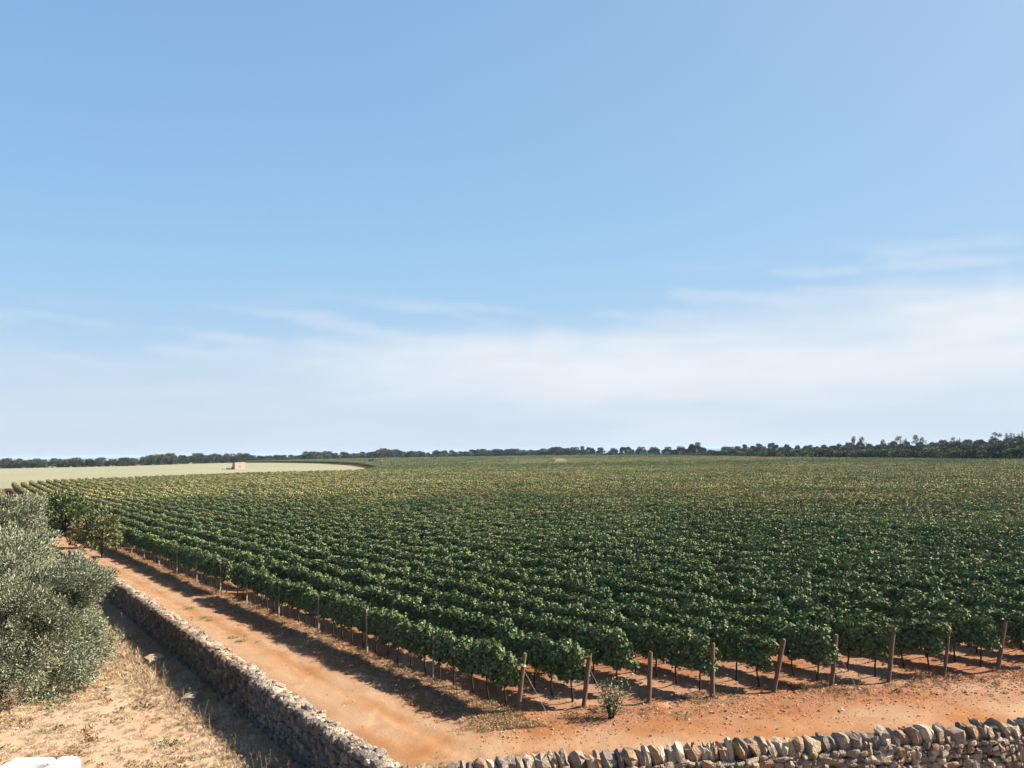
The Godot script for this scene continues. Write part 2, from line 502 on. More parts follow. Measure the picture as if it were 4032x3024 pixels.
func build_land() -> void:
	var az := PackedFloat32Array()
	var a := -180.0
	while a < 180.0:
		az.append(a)
		a += 0.17 if absf(a + 0.05) < 36.0 else (1.0 if absf(a) < 60.0 else 6.0)
	az.append(180.0)
	var steps := 330
	var reach := 3000.0
	var soil := Geo.new()
	var track := Geo.new()
	var field := Geo.new()
	var yard := Geo.new()
	var cols := az.size()
	# beyond the walls
	var P := PackedVector3Array()
	var C := PackedColorArray()
	for j in cols:
		var r0 := wall_reach(az[j])
		if r0 > 400.0: r0 = 400.0
		var dx := sin(deg_to_rad(az[j]))
		var dz := -cos(deg_to_rad(az[j]))
		var dense := absf(az[j]) < 37.0
		for k in steps + 1:
			var t := float(k) / steps
			var r := r0 * pow(reach / r0, t * (0.55 + 0.45 * t))
			var x := dx * r
			var z := dz * r
			P.append(Vector3(x, ground_y(x, z), z))
			C.append(soil_colour(x, z) if dense else lin(0.187, 0.102, 0.047))
	var zone := func(p: Vector3) -> Geo:
		if Geometry2D.is_point_in_polygon(Vector2(p.x, p.z), pale): return field
		var r := row_coords(p.x, p.z)
		if r.x < -0.95 and r.y < 240.0 and -p.z < 260.0: return track
		if r.y < -0.8 and absf(p.x) < 30.0 and p.z > -40.0:
			var front := -(Vector2(p.x, p.z) - POST0).dot(Vector2(FRONT.y, -FRONT.x).normalized())
			if front > 2.6: return track
		return soil
	lay(P, C, cols, steps + 1, zone)
	# this side of the walls
	var P2 := PackedVector3Array()
	var C2 := PackedColorArray()
	var n2 := 150
	for j in cols:
		var r0 := minf(wall_reach(az[j]), 400.0)
		for k in n2 + 1:
			var t := float(k) / n2
			var r := 3.0 * pow(r0 / 3.0, pow(t, 0.7))
			var x := sin(deg_to_rad(az[j])) * r
			var z := -cos(deg_to_rad(az[j])) * r
			P2.append(Vector3(x, yard_y(x, z), z))
			C2.append(yard_colour(x, z))
	lay(P2, C2, cols, n2 + 1, func(_p): return yard)
	structure("ground", soil.mesh(M.soil), "red clay soil between the vine rows and under the trees")
	structure("dirt_track", track.mesh(M.soil), "pale orange dirt track bending round the vineyard corner")
	structure("stubble_field", field.mesh(M.soil), "pale mown field beyond the vineyard")
	structure("yard", yard.mesh(M.soil), "dry grassy yard inside the stone walls")
	var sea := PlaneMesh.new()
	sea.size = Vector2(26000, 26000)
	sea.material = M.sea
	structure("sea", sea, "thin blue strip of sea on the horizon").position = Vector3(0, -12, 0)

func lay(P: PackedVector3Array, C: PackedColorArray, cols: int, rows: int, zone: Callable) -> void:
	var made := {}
	for j in cols - 1:
		for k in rows - 1:
			var q := [j * rows + k, (j + 1) * rows + k, (j + 1) * rows + k + 1, j * rows + k + 1]
			var g: Geo = zone.call((P[q[0]] + P[q[2]]) * 0.5)
			if not made.has(g): made[g] = {}
			var ids: Dictionary = made[g]
			var w := []
			for p in q:
				if not ids.has(p):
					ids[p] = g.v.size()
					g.v.append(P[p]); g.c.append(C[p])
					var jj: int = p / rows
					var kk: int = p % rows
					var ra := P[jj * rows + mini(kk + 1, rows - 1)] - P[jj * rows + maxi(kk - 1, 0)]
					var an := P[mini(jj + 1, cols - 1) * rows + kk] - P[maxi(jj - 1, 0) * rows + kk]
					var nn := an.cross(ra)
					g.n.append(nn.normalized() if nn.y > 0.0 else -nn.normalized())
				w.append(ids[p])
			g.i.append_array([w[0], w[2], w[1], w[0], w[3], w[2]])


# ---------------------------------------------------------------- stones and walls
func rock(sd: int, roundness: float, rough: float) -> ArrayMesh:
	var r := RandomNumberGenerator.new()
	r.seed = sd
	var pts := {}
	for x in [-1, 0, 1]:
		for y in [-1, 0, 1]:
			for z in [-1, 0, 1]:
				if x == 0 and y == 0 and z == 0: continue
				var p := Vector3(x, y, z)
				var s := p.normalized() * 1.12
				pts[Vector3i(x, y, z)] = p.lerp(s, roundness) * 0.5 + Vector3(r.randfn(), r.randfn(), r.randfn()) * rough
	var g := Geo.new()
	for ax in 3:
		for s in [-1, 1]:
			for a in [-1, 0]:
				for b in [-1, 0]:
					var q := []
					for o in [[0, 0], [1, 0], [1, 1], [0, 1]]:
						var c := Vector3i.ZERO
						c[ax] = s; c[(ax + 1) % 3] = a + o[0]; c[(ax + 2) % 3] = b + o[1]
						q.append(pts[c])
					if (a + b + s) % 2 == 0: g.quad(q[0], q[1], q[2], q[3], Color.WHITE, Vector3.ZERO)
					else: g.quad(q[1], q[2], q[3], q[0], Color.WHITE, Vector3.ZERO)
	return g.mesh(M.stones[0])

var rocks := []

func stone_tint() -> Color:
	var t: Array = [lin(0.33, 0.275, 0.22), lin(0.44, 0.35, 0.26), lin(0.245, 0.215, 0.19), lin(0.36, 0.26, 0.17), lin(0.51, 0.43, 0.34)]
	return t[rng.randi() % 5] * rnd(0.8, 1.1)

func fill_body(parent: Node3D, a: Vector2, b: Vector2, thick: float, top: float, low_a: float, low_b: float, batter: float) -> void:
	# dark core inside a wall: stops light, its tone paints shade between the stones
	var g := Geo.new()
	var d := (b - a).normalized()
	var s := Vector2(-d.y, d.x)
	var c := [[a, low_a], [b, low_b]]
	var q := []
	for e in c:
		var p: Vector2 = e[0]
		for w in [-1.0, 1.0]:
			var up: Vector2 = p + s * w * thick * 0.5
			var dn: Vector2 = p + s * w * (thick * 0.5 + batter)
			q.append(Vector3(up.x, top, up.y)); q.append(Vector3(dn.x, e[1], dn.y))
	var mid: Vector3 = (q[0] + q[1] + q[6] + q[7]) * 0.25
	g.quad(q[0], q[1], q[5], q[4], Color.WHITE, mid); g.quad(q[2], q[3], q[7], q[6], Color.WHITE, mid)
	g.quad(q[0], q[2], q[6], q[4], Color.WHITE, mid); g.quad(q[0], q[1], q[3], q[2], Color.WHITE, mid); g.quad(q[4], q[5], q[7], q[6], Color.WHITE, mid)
	part("shade_core", g.mesh(M.fill), parent)

func place_stones(parent: Node3D, list: Array, most: int, called: String, kinds := [0, 1, 2, 3, 4, 5], tone := 1.2) -> void:
	# list: [Transform3D]; the stones nearest to the camera are parts of their own, the rest are joined
	list.sort_custom(func(a, b): return a.origin.distance_squared_to(Vector3(0, EYE, 0)) < b.origin.distance_squared_to(Vector3(0, EYE, 0)))
	var seen := []
	var rest := []
	for x in list:
		var p: Vector3 = x.origin
		if seen.size() < most and in_view(p.x, p.z, 0.02) and in_frame(p): seen.append(x)
		else: rest.append(x)
	for x in seen:
		var o := part(called, rocks[rng.randi() % rocks.size()], parent, M.stones[kinds[rng.randi() % kinds.size()]])
		o.transform = x
	var split := []
	var tint := []
	for k in 4:
		split.append([]); tint.append(PackedColorArray())
	for x in rest:
		var k := rng.randi() % 4
		split[k].append(x)
		tint[k].append(stone_tint() * tone)
	for k in 4:
		if split[k].is_empty(): continue
		var m: ArrayMesh = rocks[k * 2].duplicate()
		m.surface_set_material(0, M.stone_tint)
		scatter("joined_stones", m, split[k], tint[k], parent)

func in_frame(p: Vector3) -> bool:
	var q := (Basis(Vector3.RIGHT, pitch) * Basis(Vector3.BACK, -ROLL)).inverse() * (p - Vector3(0, EYE, 0))
	if q.z > -1.0: return false
	var u := 2016.0 + FOCAL * q.x / -q.z
	var v := 1512.0 - FOCAL * q.y / -q.z
	return u > -60.0 and u < 4090.0 and v > -40.0 and v < 3070.0

func stone_turn(base: Basis, wobble: float) -> Basis:
	return base * Basis.from_euler(Vector3(rnd(-wobble, wobble), rnd(-wobble, wobble), rnd(-wobble, wobble)))

func build_walls() -> void:
	for k in 12: rocks.append(rock(100 + k, rnd(0.5, 0.95), rnd(0.05, 0.08)))
	# ---- the wall along the bottom right, with upright coping stones
	var top := 0.52
	var d := (RIGHT_END - CORNER).normalized()
	var toward := Vector2(-d.y, d.x)          # to the camera's side
	if toward.y < 0.0: toward = -toward
	var frame := Basis(Vector3(d.x, 0, d.y), Vector3.UP, Vector3(d.x, 0, d.y).cross(Vector3.UP))
	var w := thing("dry_stone_wall", "grey dry stone wall with upright coping stones, below the vineyard headland", "stone wall", Vector3(CORNER.x, 0, CORNER.y))
	w.position = Vector3.ZERO
	var length := CORNER.distance_to(RIGHT_END)
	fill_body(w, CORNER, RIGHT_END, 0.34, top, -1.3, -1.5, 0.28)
	var face := []
	var y := -1.25
	while y < top - 0.05:
		var h := rnd(0.11, 0.18)
		var s := -0.25
		while s < length:
			var b := rnd(0.10, 0.25) if rng.randf() < 0.9 else rnd(0.28, 0.42)
			var hh := h * rnd(0.8, 1.4)
			var p := CORNER + d * (s + b * 0.5) + toward * (0.2 + 0.3 * clampf((top - y) / 1.8, 0.0, 1.0) + rnd(-0.035, 0.045))
			face.append(Transform3D(stone_turn(frame * Basis(Vector3.RIGHT, -0.18), 0.3) * Basis.from_scale(Vector3(b * 1.12, hh * 1.14, rnd(0.2, 0.3))), Vector3(p.x, y + h * 0.5 + rnd(-0.045, 0.045), p.y)))
			if rng.randf() < 0.45:
				var p2 := CORNER + d * (s + b) + toward * (0.21 + 0.3 * clampf((top - y) / 1.8, 0.0, 1.0))
				face.append(Transform3D(stone_turn(frame, 0.5) * Basis.from_scale(Vector3.ONE * rnd(0.06, 0.12)), Vector3(p2.x, y + rnd(0.0, 0.04), p2.y)))
			s += b
		y += h
	place_stones(w, face, 300, "stone")
	var cope := []
	var s2 := 0.3
	while s2 < length:
		var b := rnd(0.13, 0.3)
		if rng.randf() < 0.12: b = rnd(0.32, 0.42)
		var h := rnd(0.36, 0.5)
		var p := CORNER + d * (s2 + b * 0.5) + toward * rnd(-0.05, 0.05)
		var lean := deg_to_rad(rnd(4.0, 30.0))
		cope.append(Transform3D(frame * Basis(Vector3.BACK, lean) * Basis.from_euler(Vector3(rnd(-0.12, 0.12), rnd(-0.3, 0.3), 0.0)) * Basis.from_scale(Vector3(b * 1.02, h, rnd(0.42, 0.58))), Vector3(p.x, top + h * 0.38 + rnd(-0.04, 0.03), p.y)))
		s2 += b * 0.93
	place_stones(w, cope, 110, "coping_stone")
	# ---- the wall along the track
	d = (LEFT_END - CORNER).normalized()
	toward = Vector2(-d.y, d.x)
	if toward.x > 0.0: toward = -toward
	frame = Basis(Vector3(d.x, 0, d.y), Vector3.UP, Vector3(d.x, 0, d.y).cross(Vector3.UP))
	w = thing("dry_stone_wall", "long dry stone wall with a rough sunlit top, beside the dirt track and olive tree", "stone wall", Vector3.ZERO)
	length = CORNER.distance_to(WALL_STOP)
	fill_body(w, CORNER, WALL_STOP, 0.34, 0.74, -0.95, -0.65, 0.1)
	var caps := []
	var s3 := -0.35
	while s3 < length:
		var step := rnd(0.13, 0.2)
		for k in 4:
			var side := (k - 1.5) * 0.12 + rnd(-0.05, 0.05)
			var p := CORNER + d * (s3 + rnd(-0.06, 0.06)) + toward * side
			var e := rnd(0.13, 0.27)
			caps.append(Transform3D(stone_turn(frame, 0.35) * Basis(Vector3.UP, rnd(0, TAU)) * Basis.from_scale(Vector3(e * rnd(0.9, 1.5), e * rnd(0.5, 0.95), e)), Vector3(p.x, 0.77 + rnd(-0.05, 0.07) - 0.35 * side * side, p.y)))
		s3 += step
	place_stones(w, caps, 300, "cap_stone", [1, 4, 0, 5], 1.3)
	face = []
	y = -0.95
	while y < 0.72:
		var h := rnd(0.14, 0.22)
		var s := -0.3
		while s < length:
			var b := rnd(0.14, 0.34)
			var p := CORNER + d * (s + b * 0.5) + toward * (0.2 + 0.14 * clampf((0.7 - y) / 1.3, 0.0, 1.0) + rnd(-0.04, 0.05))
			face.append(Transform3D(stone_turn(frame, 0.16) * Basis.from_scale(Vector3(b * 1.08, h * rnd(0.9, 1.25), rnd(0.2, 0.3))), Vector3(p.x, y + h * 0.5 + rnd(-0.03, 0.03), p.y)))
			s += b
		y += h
	place_stones(w, face, 300, "face_stone", [2, 2, 2, 5], 0.62)  # darker stones: the shade on this side is put into their colour
	# ---- loose boulders in the yard
	var spots := [[606.0, 2612.0, 0.62, "pale flat boulder in dry grass by the shaded wall"], [752.0, 2760.0, 0.5, "pointed pale boulder at the edge of the wall's shadow"], [428.0, 2712.0, 0.2, "small white stone lying in dry grass near the olive tree"]]
	for e in spots:
		var p := on_level(e[0], e[1], -0.35)
		var g: ArrayMesh = rocks[rng.randi() % rocks.size()]
		var o := part("boulder", g, self, M.stones[1])
		o.transform = Transform3D(Basis.from_euler(Vector3(0.2, rnd(0, 6), 0.15)) * Basis.from_scale(Vector3(e[2] * 1.2, e[2] * 0.75, e[2])), Vector3(p.x, yard_y(p.x, p.z) + e[2] * 0.2, p.z))
		tag(o, e[3], "boulder")


# ---------------------------------------------------------------- vines
func vine_green(r: RandomNumberGenerator, high: float) -> Color:
	var t := r.randf()
	var b := r.randf_range(0.65, 1.35)
	if t < 0.03: return lin(0.175, 0.19, 0.075) * b
	if t < 0.03 + 0.09 * high: return lin(0.155, 0.122, 0.066) * b
	if t < 0.5: return lin(0.108, 0.148, 0.062) * b
	return lin(0.072, 0.108, 0.047) * b

# one stretch of canopy: a narrow hedge of overlapping bunches of leaves
func vine_leaves(g: Geo, r: RandomNumberGenerator, length: float, count: int, size: float) -> void:
	var bunches := int(24.0 * length)
	for b in bunches:
		var up := (b % 6) / 5.0 + r.randf_range(-0.1, 0.1)
		var swing := 0.16 if up > 0.3 else 0.10
		var c := Vector3(r.randf_range(-swing, swing), 0.86 + 0.84 * up + r.randf_range(-0.05, 0.06), ((b + 0.5) / bunches - 0.5 + r.randf_range(-0.06, 0.06)) * length)
		var rad := r.randf_range(0.12, 0.205)
		for k in int(count / float(bunches)):
			var d := Vector3(r.randfn(), r.randfn(), r.randfn()).normalized()
			var p := c + d * rad * (pow(r.randf(), 0.35) + 0.1 * absf(r.randfn())) * Vector3(1.0, 1.05, 1.25)
			var out := (d + Vector3(c.x * 2.5, 0.2, 0.0) + Vector3(r.randfn(), r.randfn(), r.randfn()) * 0.35).normalized()
			var hang := (Vector3(d.x * 0.6, -0.85, d.z * 0.6) + Vector3(r.randfn(), r.randfn(), r.randfn()) * 0.4).normalized()
			var s := size * r.randf_range(0.7, 1.25)
			g.leaf(p, hang, out, s, s * r.randf_range(0.85, 1.15), vine_green(r, clampf(up, 0.0, 1.0)))
	# straying shoots
	for k in int(4.0 * length):
		var a := Vector3(r.randf_range(-0.2, 0.2), 1.65, r.randf_range(-0.5, 0.5) * length)
		var dir := Vector3(r.randf_range(-0.9, 0.9), r.randf_range(0.3, 1.2), r.randf_range(-0.6, 0.6)).normalized()
		for q in 7:
			var p := a + dir * 0.06 * q + Vector3(0, -0.005 * q * q, 0)
			g.leaf(p, (Vector3(r.randfn(), r.randfn() * 0.5, r.randfn())).normalized(), (Vector3(r.randfn() * 0.5, 1, r.randfn() * 0.5)).normalized(), size * 0.75, size * 0.7, lin(0.10, 0.14, 0.06) * r.randf_range(0.8, 1.3))

func vine_trunk(g: Geo, r: RandomNumberGenerator) -> void:
	var pts := PackedVector3Array()
	var rad := PackedFloat32Array()
	var off := Vector3.ZERO
	for k in 6:
		pts.append(Vector3(0, 0.19 * k - 0.06, 0) + off)
		rad.append(0.034 - 0.003 * k + r.randf_range(-0.003, 0.004))
		off += Vector3(r.randf_range(-0.03, 0.03), 0, r.randf_range(-0.04, 0.04))
	g.tube(pts, rad, 6, lin(0.072, 0.051, 0.038))
	for s in [-1.0, 1.0]:
		var e: Vector3 = pts[5]
		g.tube(PackedVector3Array([pts[4], e + Vector3(0, 0.03, s * 0.18), e + Vector3(0, 0.05, s * 0.5)]), PackedFloat32Array([0.02, 0.018, 0.012]), 5, lin(0.072, 0.051, 0.038))

func ordinal(k: int) -> String:
	var words := ["zeroth", "first", "second", "third", "fourth", "fifth", "sixth", "seventh", "eighth", "ninth", "tenth", "eleventh", "twelfth", "thirteenth", "fourteenth", "fifteenth", "sixteenth", "seventeenth", "eighteenth", "nineteenth"]
	if k < 20: return words[k]
	var tens: String = ["", "", "twenty", "thirty", "forty", "fifty"][k / 10]
	return tens + ("-" + words[k % 10] if k % 10 else "th").replace("ytyth", "tieth") if k % 10 else tens.trim_suffix("y") + "ieth"

var vine_bodies := []
var vine_stems := []

func vine_tint(x: float, z: float) -> Color:
	# parcels of the vineyard differ: some are still deep green, some already brown
	var depth := -z + 60.0 * noise_a.get_noise_2d(x * 0.5, z * 0.5) - 0.06 * x
	var brown := 0.72 * sm(55.0, 140.0, depth) * sm(330.0, 280.0, depth) + 0.2 * sm(300.0, 340.0, depth) + 0.75 * sm(390.0, 440.0, depth) * sm(640.0, 560.0, depth) * sm(-40.0, 20.0, x)
	brown += 0.55 * noise_a.get_noise_2d(x * 2.2 + 700.0, z * 2.2) + 0.45 * noise_b.get_noise_2d(x * 2.0, z * 2.0)
	brown = clampf(brown, 0.0, 1.0)
	var b := 1.1 + 0.3 * noise_b.get_noise_2d(x * 1.3 + 40.0, z * 1.3)
	return Color(lerpf(1.0, 2.3, brown) * b, lerpf(1.0, 1.58, brown) * b, lerpf(1.0, 1.6, brown) * b)

func build_vines() -> void:
	var r := RandomNumberGenerator.new()
	r.seed = 77
	for k in 7:
		var g := Geo.new()
		vine_leaves(g, r, 1.0, 1600, 0.105)
		vine_bodies.append(g.mesh(M.leaf))
		var t := Geo.new()
		vine_trunk(t, r)
		vine_stems.append(t.mesh(M.bark))
	var whole := []
	for k in 7:
		var g := Geo.new()
		vine_leaves(g, r, 1.0, 950, 0.13)
		var m := g.mesh(M.leaf)
		var t := Geo.new()
		vine_trunk(t, r)
		t.add_to(m, M.bark)
		whole.append(m)
	var long := []
	for k in 6:
		var g := Geo.new()
		vine_leaves(g, r, 2.5, 1000, 0.2)
		long.append(g.mesh(M.leaf))
	var near := []
	var mid := []
	var far := []
	for i in 400:
		var count := 0
		var s := 0.55
		while s < 1250.0:
			var p := row_at(i, s)
			var dist := p.length()
			var step := 1.0 if dist < 135.0 else 2.5
			if in_view(p.x, p.y, 0.07 if dist > 60.0 else 0.12):
				if Geometry2D.is_point_in_polygon(p, pale) or Geometry2D.is_point_in_polygon(p, pale_path): s += step; continue
				if far_end(p.x, p.y): s += step; continue
				var a := row_at(i, s + 0.5) - row_at(i, s)
				var turn := atan2(a.x, a.y) + (PI if r.randf() < 0.5 else 0.0) + r.randf_range(-0.06, 0.06)
				var gap := r.randf() < 0.02
				if not gap:
					var jig := r.randf_range(-0.07, 0.07)
					var sc := r.randf_range(0.92, 1.07)
					var x := Transform3D(Basis(Vector3.UP, turn) * Basis.from_scale(Vector3(r.randf_range(0.93, 1.12), sc, 1.12)), Vector3(p.x + jig, ground_y(p.x, p.y), p.y))
					count += 1
					(near if dist < 70.0 else mid if dist < 135.0 else far).append([x, i, s, dist, count if i < 9 else 0])
			elif p.x < p.y * 0.9: break
			s += step
	# the lone row on the other side of the track
	var s0 := 150.0
	while s0 < 262.0:
		var p := row_at(-2.3, s0)
		if in_view(p.x, p.y, 0.05):
			var a := row_at(0, minf(s0 + 0.5, 1200.0)) - row_at(0, s0)
			far.append([Transform3D(Basis(Vector3.UP, atan2(a.x, a.y)), Vector3(p.x, ground_y(p.x, p.y), p.y)), -2, s0, p.length(), 0])
		s0 += 2.4
	near.sort_custom(func(a, b): return a[3] < b[3])
	var single := 0
	var rest := []
	var tints := []
	var body_mats := []
	for k in 7:
		rest.append([]); tints.append(PackedColorArray())
	for e in near:
		var x: Transform3D = e[0]
		if single < 300 and in_frame(x.origin + Vector3(0, 1.4, 0)):
			single += 1
			var row := "outermost row beside the dirt track" if e[1] == 0 else "%s row from the dirt track" % ordinal(e[1] + 1)
			var group := "grapevines of the outermost row" if e[1] == 0 else "grapevines inside the vineyard"
			var label := "leafy grapevine in the %s" % row
			if e[4] == 1:
				label = "end grapevine of the %s, beside a wooden post" % row; group = "grapevines at the row ends"
			elif e[4] > 1:
				label = "leafy grapevine in the %s, %s from its end post" % [row, ordinal(e[4])]
			var t := thing("grapevine", label, "grapevine", Vector3.ZERO, group)
			t.transform = x
			var k := rng.randi() % 7
			part("foliage", vine_bodies[k], t)
			part("trunk", vine_stems[k], t)
		else:
			var k := rng.randi() % 7
			rest[k].append(x); tints[k].append(vine_tint(x.origin.x, x.origin.z))
	for e in mid:
		var x: Transform3D = e[0]
		var k := rng.randi() % 7
		rest[k].append(x); tints[k].append(vine_tint(x.origin.x, x.origin.z))
	var field := Node3D.new()
	field.name = "vineyard_rows"
	field.set_meta("kind", "stuff"); field.set_meta("label", "long rows of grapevines filling the plain to the far trees"); field.set_meta("category", "vineyard")
	add_child(field)
	for k in 7: scatter("vine_row", whole[k], rest[k], tints[k], field)
	var fr := []
	var ft := []
	for k in 6:
		fr.append([]); ft.append(PackedColorArray())
	for e in far:
		var x: Transform3D = e[0]
		var k := rng.randi() % 6
		fr[k].append(x); ft[k].append(vine_tint(x.origin.x, x.origin.z))
	for k in 6: scatter("far_vine_row", long[k], fr[k], ft[k], field)
	print("vines single %d, near %d, mid %d, far %d" % [single, near.size(), mid.size(), far.size()])


func build_posts() -> void:
	# wooden end posts: base pixel, top pixel
	var ends := [[2040, 2810, 2065, 2575], [2298, 2790, 2322, 2570], [2555, 2772, 2562, 2568], [2805, 2750, 2806, 2535], [3048, 2728, 3085, 2520], [3275, 2706, 3292, 2500], [3498, 2690, 3518, 2480], [3718, 2667, 3740, 2455], [3930, 2648, 3958, 2445]]
	var says := ["thick wooden end post with a pale band and guy wire, at the corner", "leaning wooden end post with leaves over its top, beside the grey-green shrub", "wooden end post half wrapped in vine leaves", "bare upright wooden end post standing clear of the vines", "strongly tilted wooden end post sunk in vine leaves", "bare wooden end post with a thin guy wire", "wooden end post rising into dense vine leaves", "tall thin wooden end post tilted against the vines", "slanting wooden end post draped with trailing shoots"]
	for k in ends.size():
		var e: Array = ends[k]
		var a := on_level(e[0], e[1])
		var b := at_depth(e[2], e[3], -a.z + 0.1)
		a.y = ground_y(a.x, a.z)
		var t := thing("vineyard_post", says[k], "post", a, "wooden end posts of the vine rows")
		var g := Geo.new()
		var up := b - a
		var rad := 0.075 if k != 7 else 0.055
		var pts := PackedVector3Array()
		var rr := PackedFloat32Array()
		for q in 7:
			pts.append(up * (-0.05 + 1.05 * q / 6.0) + Vector3(rnd(-0.008, 0.008), 0, rnd(-0.008, 0.008)))
			rr.append(rad * rnd(0.92, 1.06))
		pts.append(up * 1.006); rr.append(rad * 0.8)
		g.tube(pts, rr, 10, Color.WHITE)
		part("pole", g.mesh(M.wood), t)
		if k == 0:
			var band := Geo.new()
			band.tube(PackedVector3Array([up * 0.78, up * 0.82]), PackedFloat32Array([rad * 1.12, rad * 1.12]), 10, lin(0.425, 0.408, 0.383), false)
			part("band", band.mesh(M.paint), t)
		if k in [0, 1, 5]:
			var wg := Geo.new()
			var foot := Vector3(0.85, 0.02, 0.15) if k == 0 else Vector3(0.75, 0.02, 0.1)
			wg.tube(PackedVector3Array([up * 0.75, up * 0.75 * 0.5 + foot * 0.5, foot]), PackedFloat32Array([0.005, 0.005, 0.006]), 5, Color.WHITE)
			part("guy_wire", wg.mesh(M.wire), t)
	# pale stakes along the outer row
	var s := 4.6
	var sg := Geo.new()
	sg.box(Vector3(0, 0.8, 0), Vector3(0.06, 1.8, 0.06), Color.WHITE, Basis(), 0.01)
	var sm_ := sg.mesh(M.stake)
	while s < 95.0:
		var p := row_at(-0.1, s)
		var o := part("vineyard_stake", sm_, self)
		o.transform = Transform3D(Basis(Vector3.UP, 0.6) * Basis(Vector3.RIGHT, rnd(-0.04, 0.04)), Vector3(p.x, ground_y(p.x, p.y), p.y))
		tag(o, "pale thin stake standing among the vines of the outermost row", "stake", "stakes of the outermost vine row")
		s += rnd(4.6, 5.2)
	for i in range(1, 9):
		var p := row_at(i + 0.06, 4.9)
		var o := part("vineyard_stake", sm_, self)
		o.transform = Transform3D(Basis(Vector3.UP, 0.6) * Basis(Vector3.RIGHT, rnd(-0.05, 0.05)), Vector3(p.x, ground_y(p.x, p.y), p.y))
		tag(o, "thin stake standing among the vines behind a wooden end post", "stake", "stakes behind the end posts")


# ---------------------------------------------------------------- trees
func limb(g: Geo, a: Vector3, b: Vector3, r0: float, r1: float, col: Color, bend := 0.12) -> void:
	var pts := PackedVector3Array()
	var rad := PackedFloat32Array()
	var l := a.distance_to(b)
	var o1 := ball() * bend * l * 0.4
	for k in 5:
		var t := k / 4.0
		pts.append(a.lerp(b, t) + o1 * sin(PI * t))
		rad.append(lerpf(r0, r1, t))
	g.tube(pts, rad, 7, col)

# clumps: [centre, radius]; leaves spread mostly over each clump's surface
func clump_leaves(g: Geo, clumps: Array, per_m2: float, length: float, width: float, colours: Array, up_bias: float, centre: Vector3, stray := 0.16) -> void:
	for c in clumps:
		var o: Vector3 = c[0]
		var rad: float = c[1]
		var n := int(per_m2 * rad * rad * 12.0)
		for k in n:
			var d := ball().normalized()
			var p := o + d * rad * (pow(rng.randf(), 0.4) + absf(rng.randfn()) * stray) * Vector3(1, 0.85, 1)
			var out := ((p - centre).normalized() * 0.7 + d * 0.8 + ball() * 0.5 + Vector3.UP * up_bias).normalized()
			var nrm := (ball() * 0.7 + d + Vector3.UP * 0.4).normalized()
			var col: Color = colours[rng.randi() % colours.size()] * rnd(0.7, 1.3)
			g.leaf(p, out, nrm, length * rnd(0.7, 1.3), width * rnd(0.7, 1.3), col)

func olive(label: String, at: Vector3, rx: float, h: float, rz: float, count: int, per: float, leaf_len: float) -> void:
	var t := thing("olive_tree", label, "olive tree", at)
	var tg := Geo.new()
	var bark := lin(0.111, 0.089, 0.072)
	var fork := Vector3(0.1, h * 0.24, 0)
	limb(tg, Vector3(0, -0.15, 0), fork, 0.32, 0.24, bark, 0.2)
	part("trunk", tg.mesh(M.bark), t)
	var clumps := []
	var lg := Geo.new()
	for k in count:
		var a := rnd(0, TAU)
		var y := rnd(-0.95, 1.0)
		var ring := sqrt(maxf(0.02, 1.0 - pow(maxf(absf(y + 0.2) - 0.2, 0.0) / 1.05, 2.0))) * sqrt(rnd(0.3, 1.0)) * (0.9 + 0.14 * sin(a * 3.0 + y * 4.0))
		var p := Vector3(cos(a) * ring * rx, h * (0.52 + 0.42 * y), sin(a) * ring * rz)
		var rad := rnd(0.36, 0.64)
		clumps.append([p, rad])
		clumps.append([p + Vector3(cos(a), rnd(0.2, 1.2), sin(a)) * rad * 0.9, rad * 0.45])
		if k % 3 == 0: limb(lg, fork, p, 0.1, 0.02, bark)
	for k in int(count * 0.3):      # the inside
		var q := ball().limit_length(1.0) * 0.55
		clumps.append([Vector3(q.x * rx, h * (0.5 + 0.36 * q.y), q.z * rz), rnd(0.5, 0.8)])
	for k in int(count * 0.4):      # skirts that hang low
		var a := rnd(0, TAU)
		var q := rnd(0.7, 0.98)
		clumps.append([Vector3(cos(a) * q * rx, h * rnd(0.04, 0.35), sin(a) * q * rz), rnd(0.28, 0.5)])
	part("branches", lg.mesh(M.bark), t)
	var cg := Geo.new()
	var cols := [lin(0.165, 0.19, 0.125), lin(0.13, 0.15, 0.095), lin(0.21, 0.23, 0.165), lin(0.25, 0.265, 0.205), lin(0.09, 0.11, 0.062), lin(0.185, 0.205, 0.135)]
	clump_leaves(cg, clumps, per, leaf_len, leaf_len * 0.34, cols, 0.55, Vector3(0, h * 0.5, 0))
	part("crown", cg.mesh(M.olive), t)

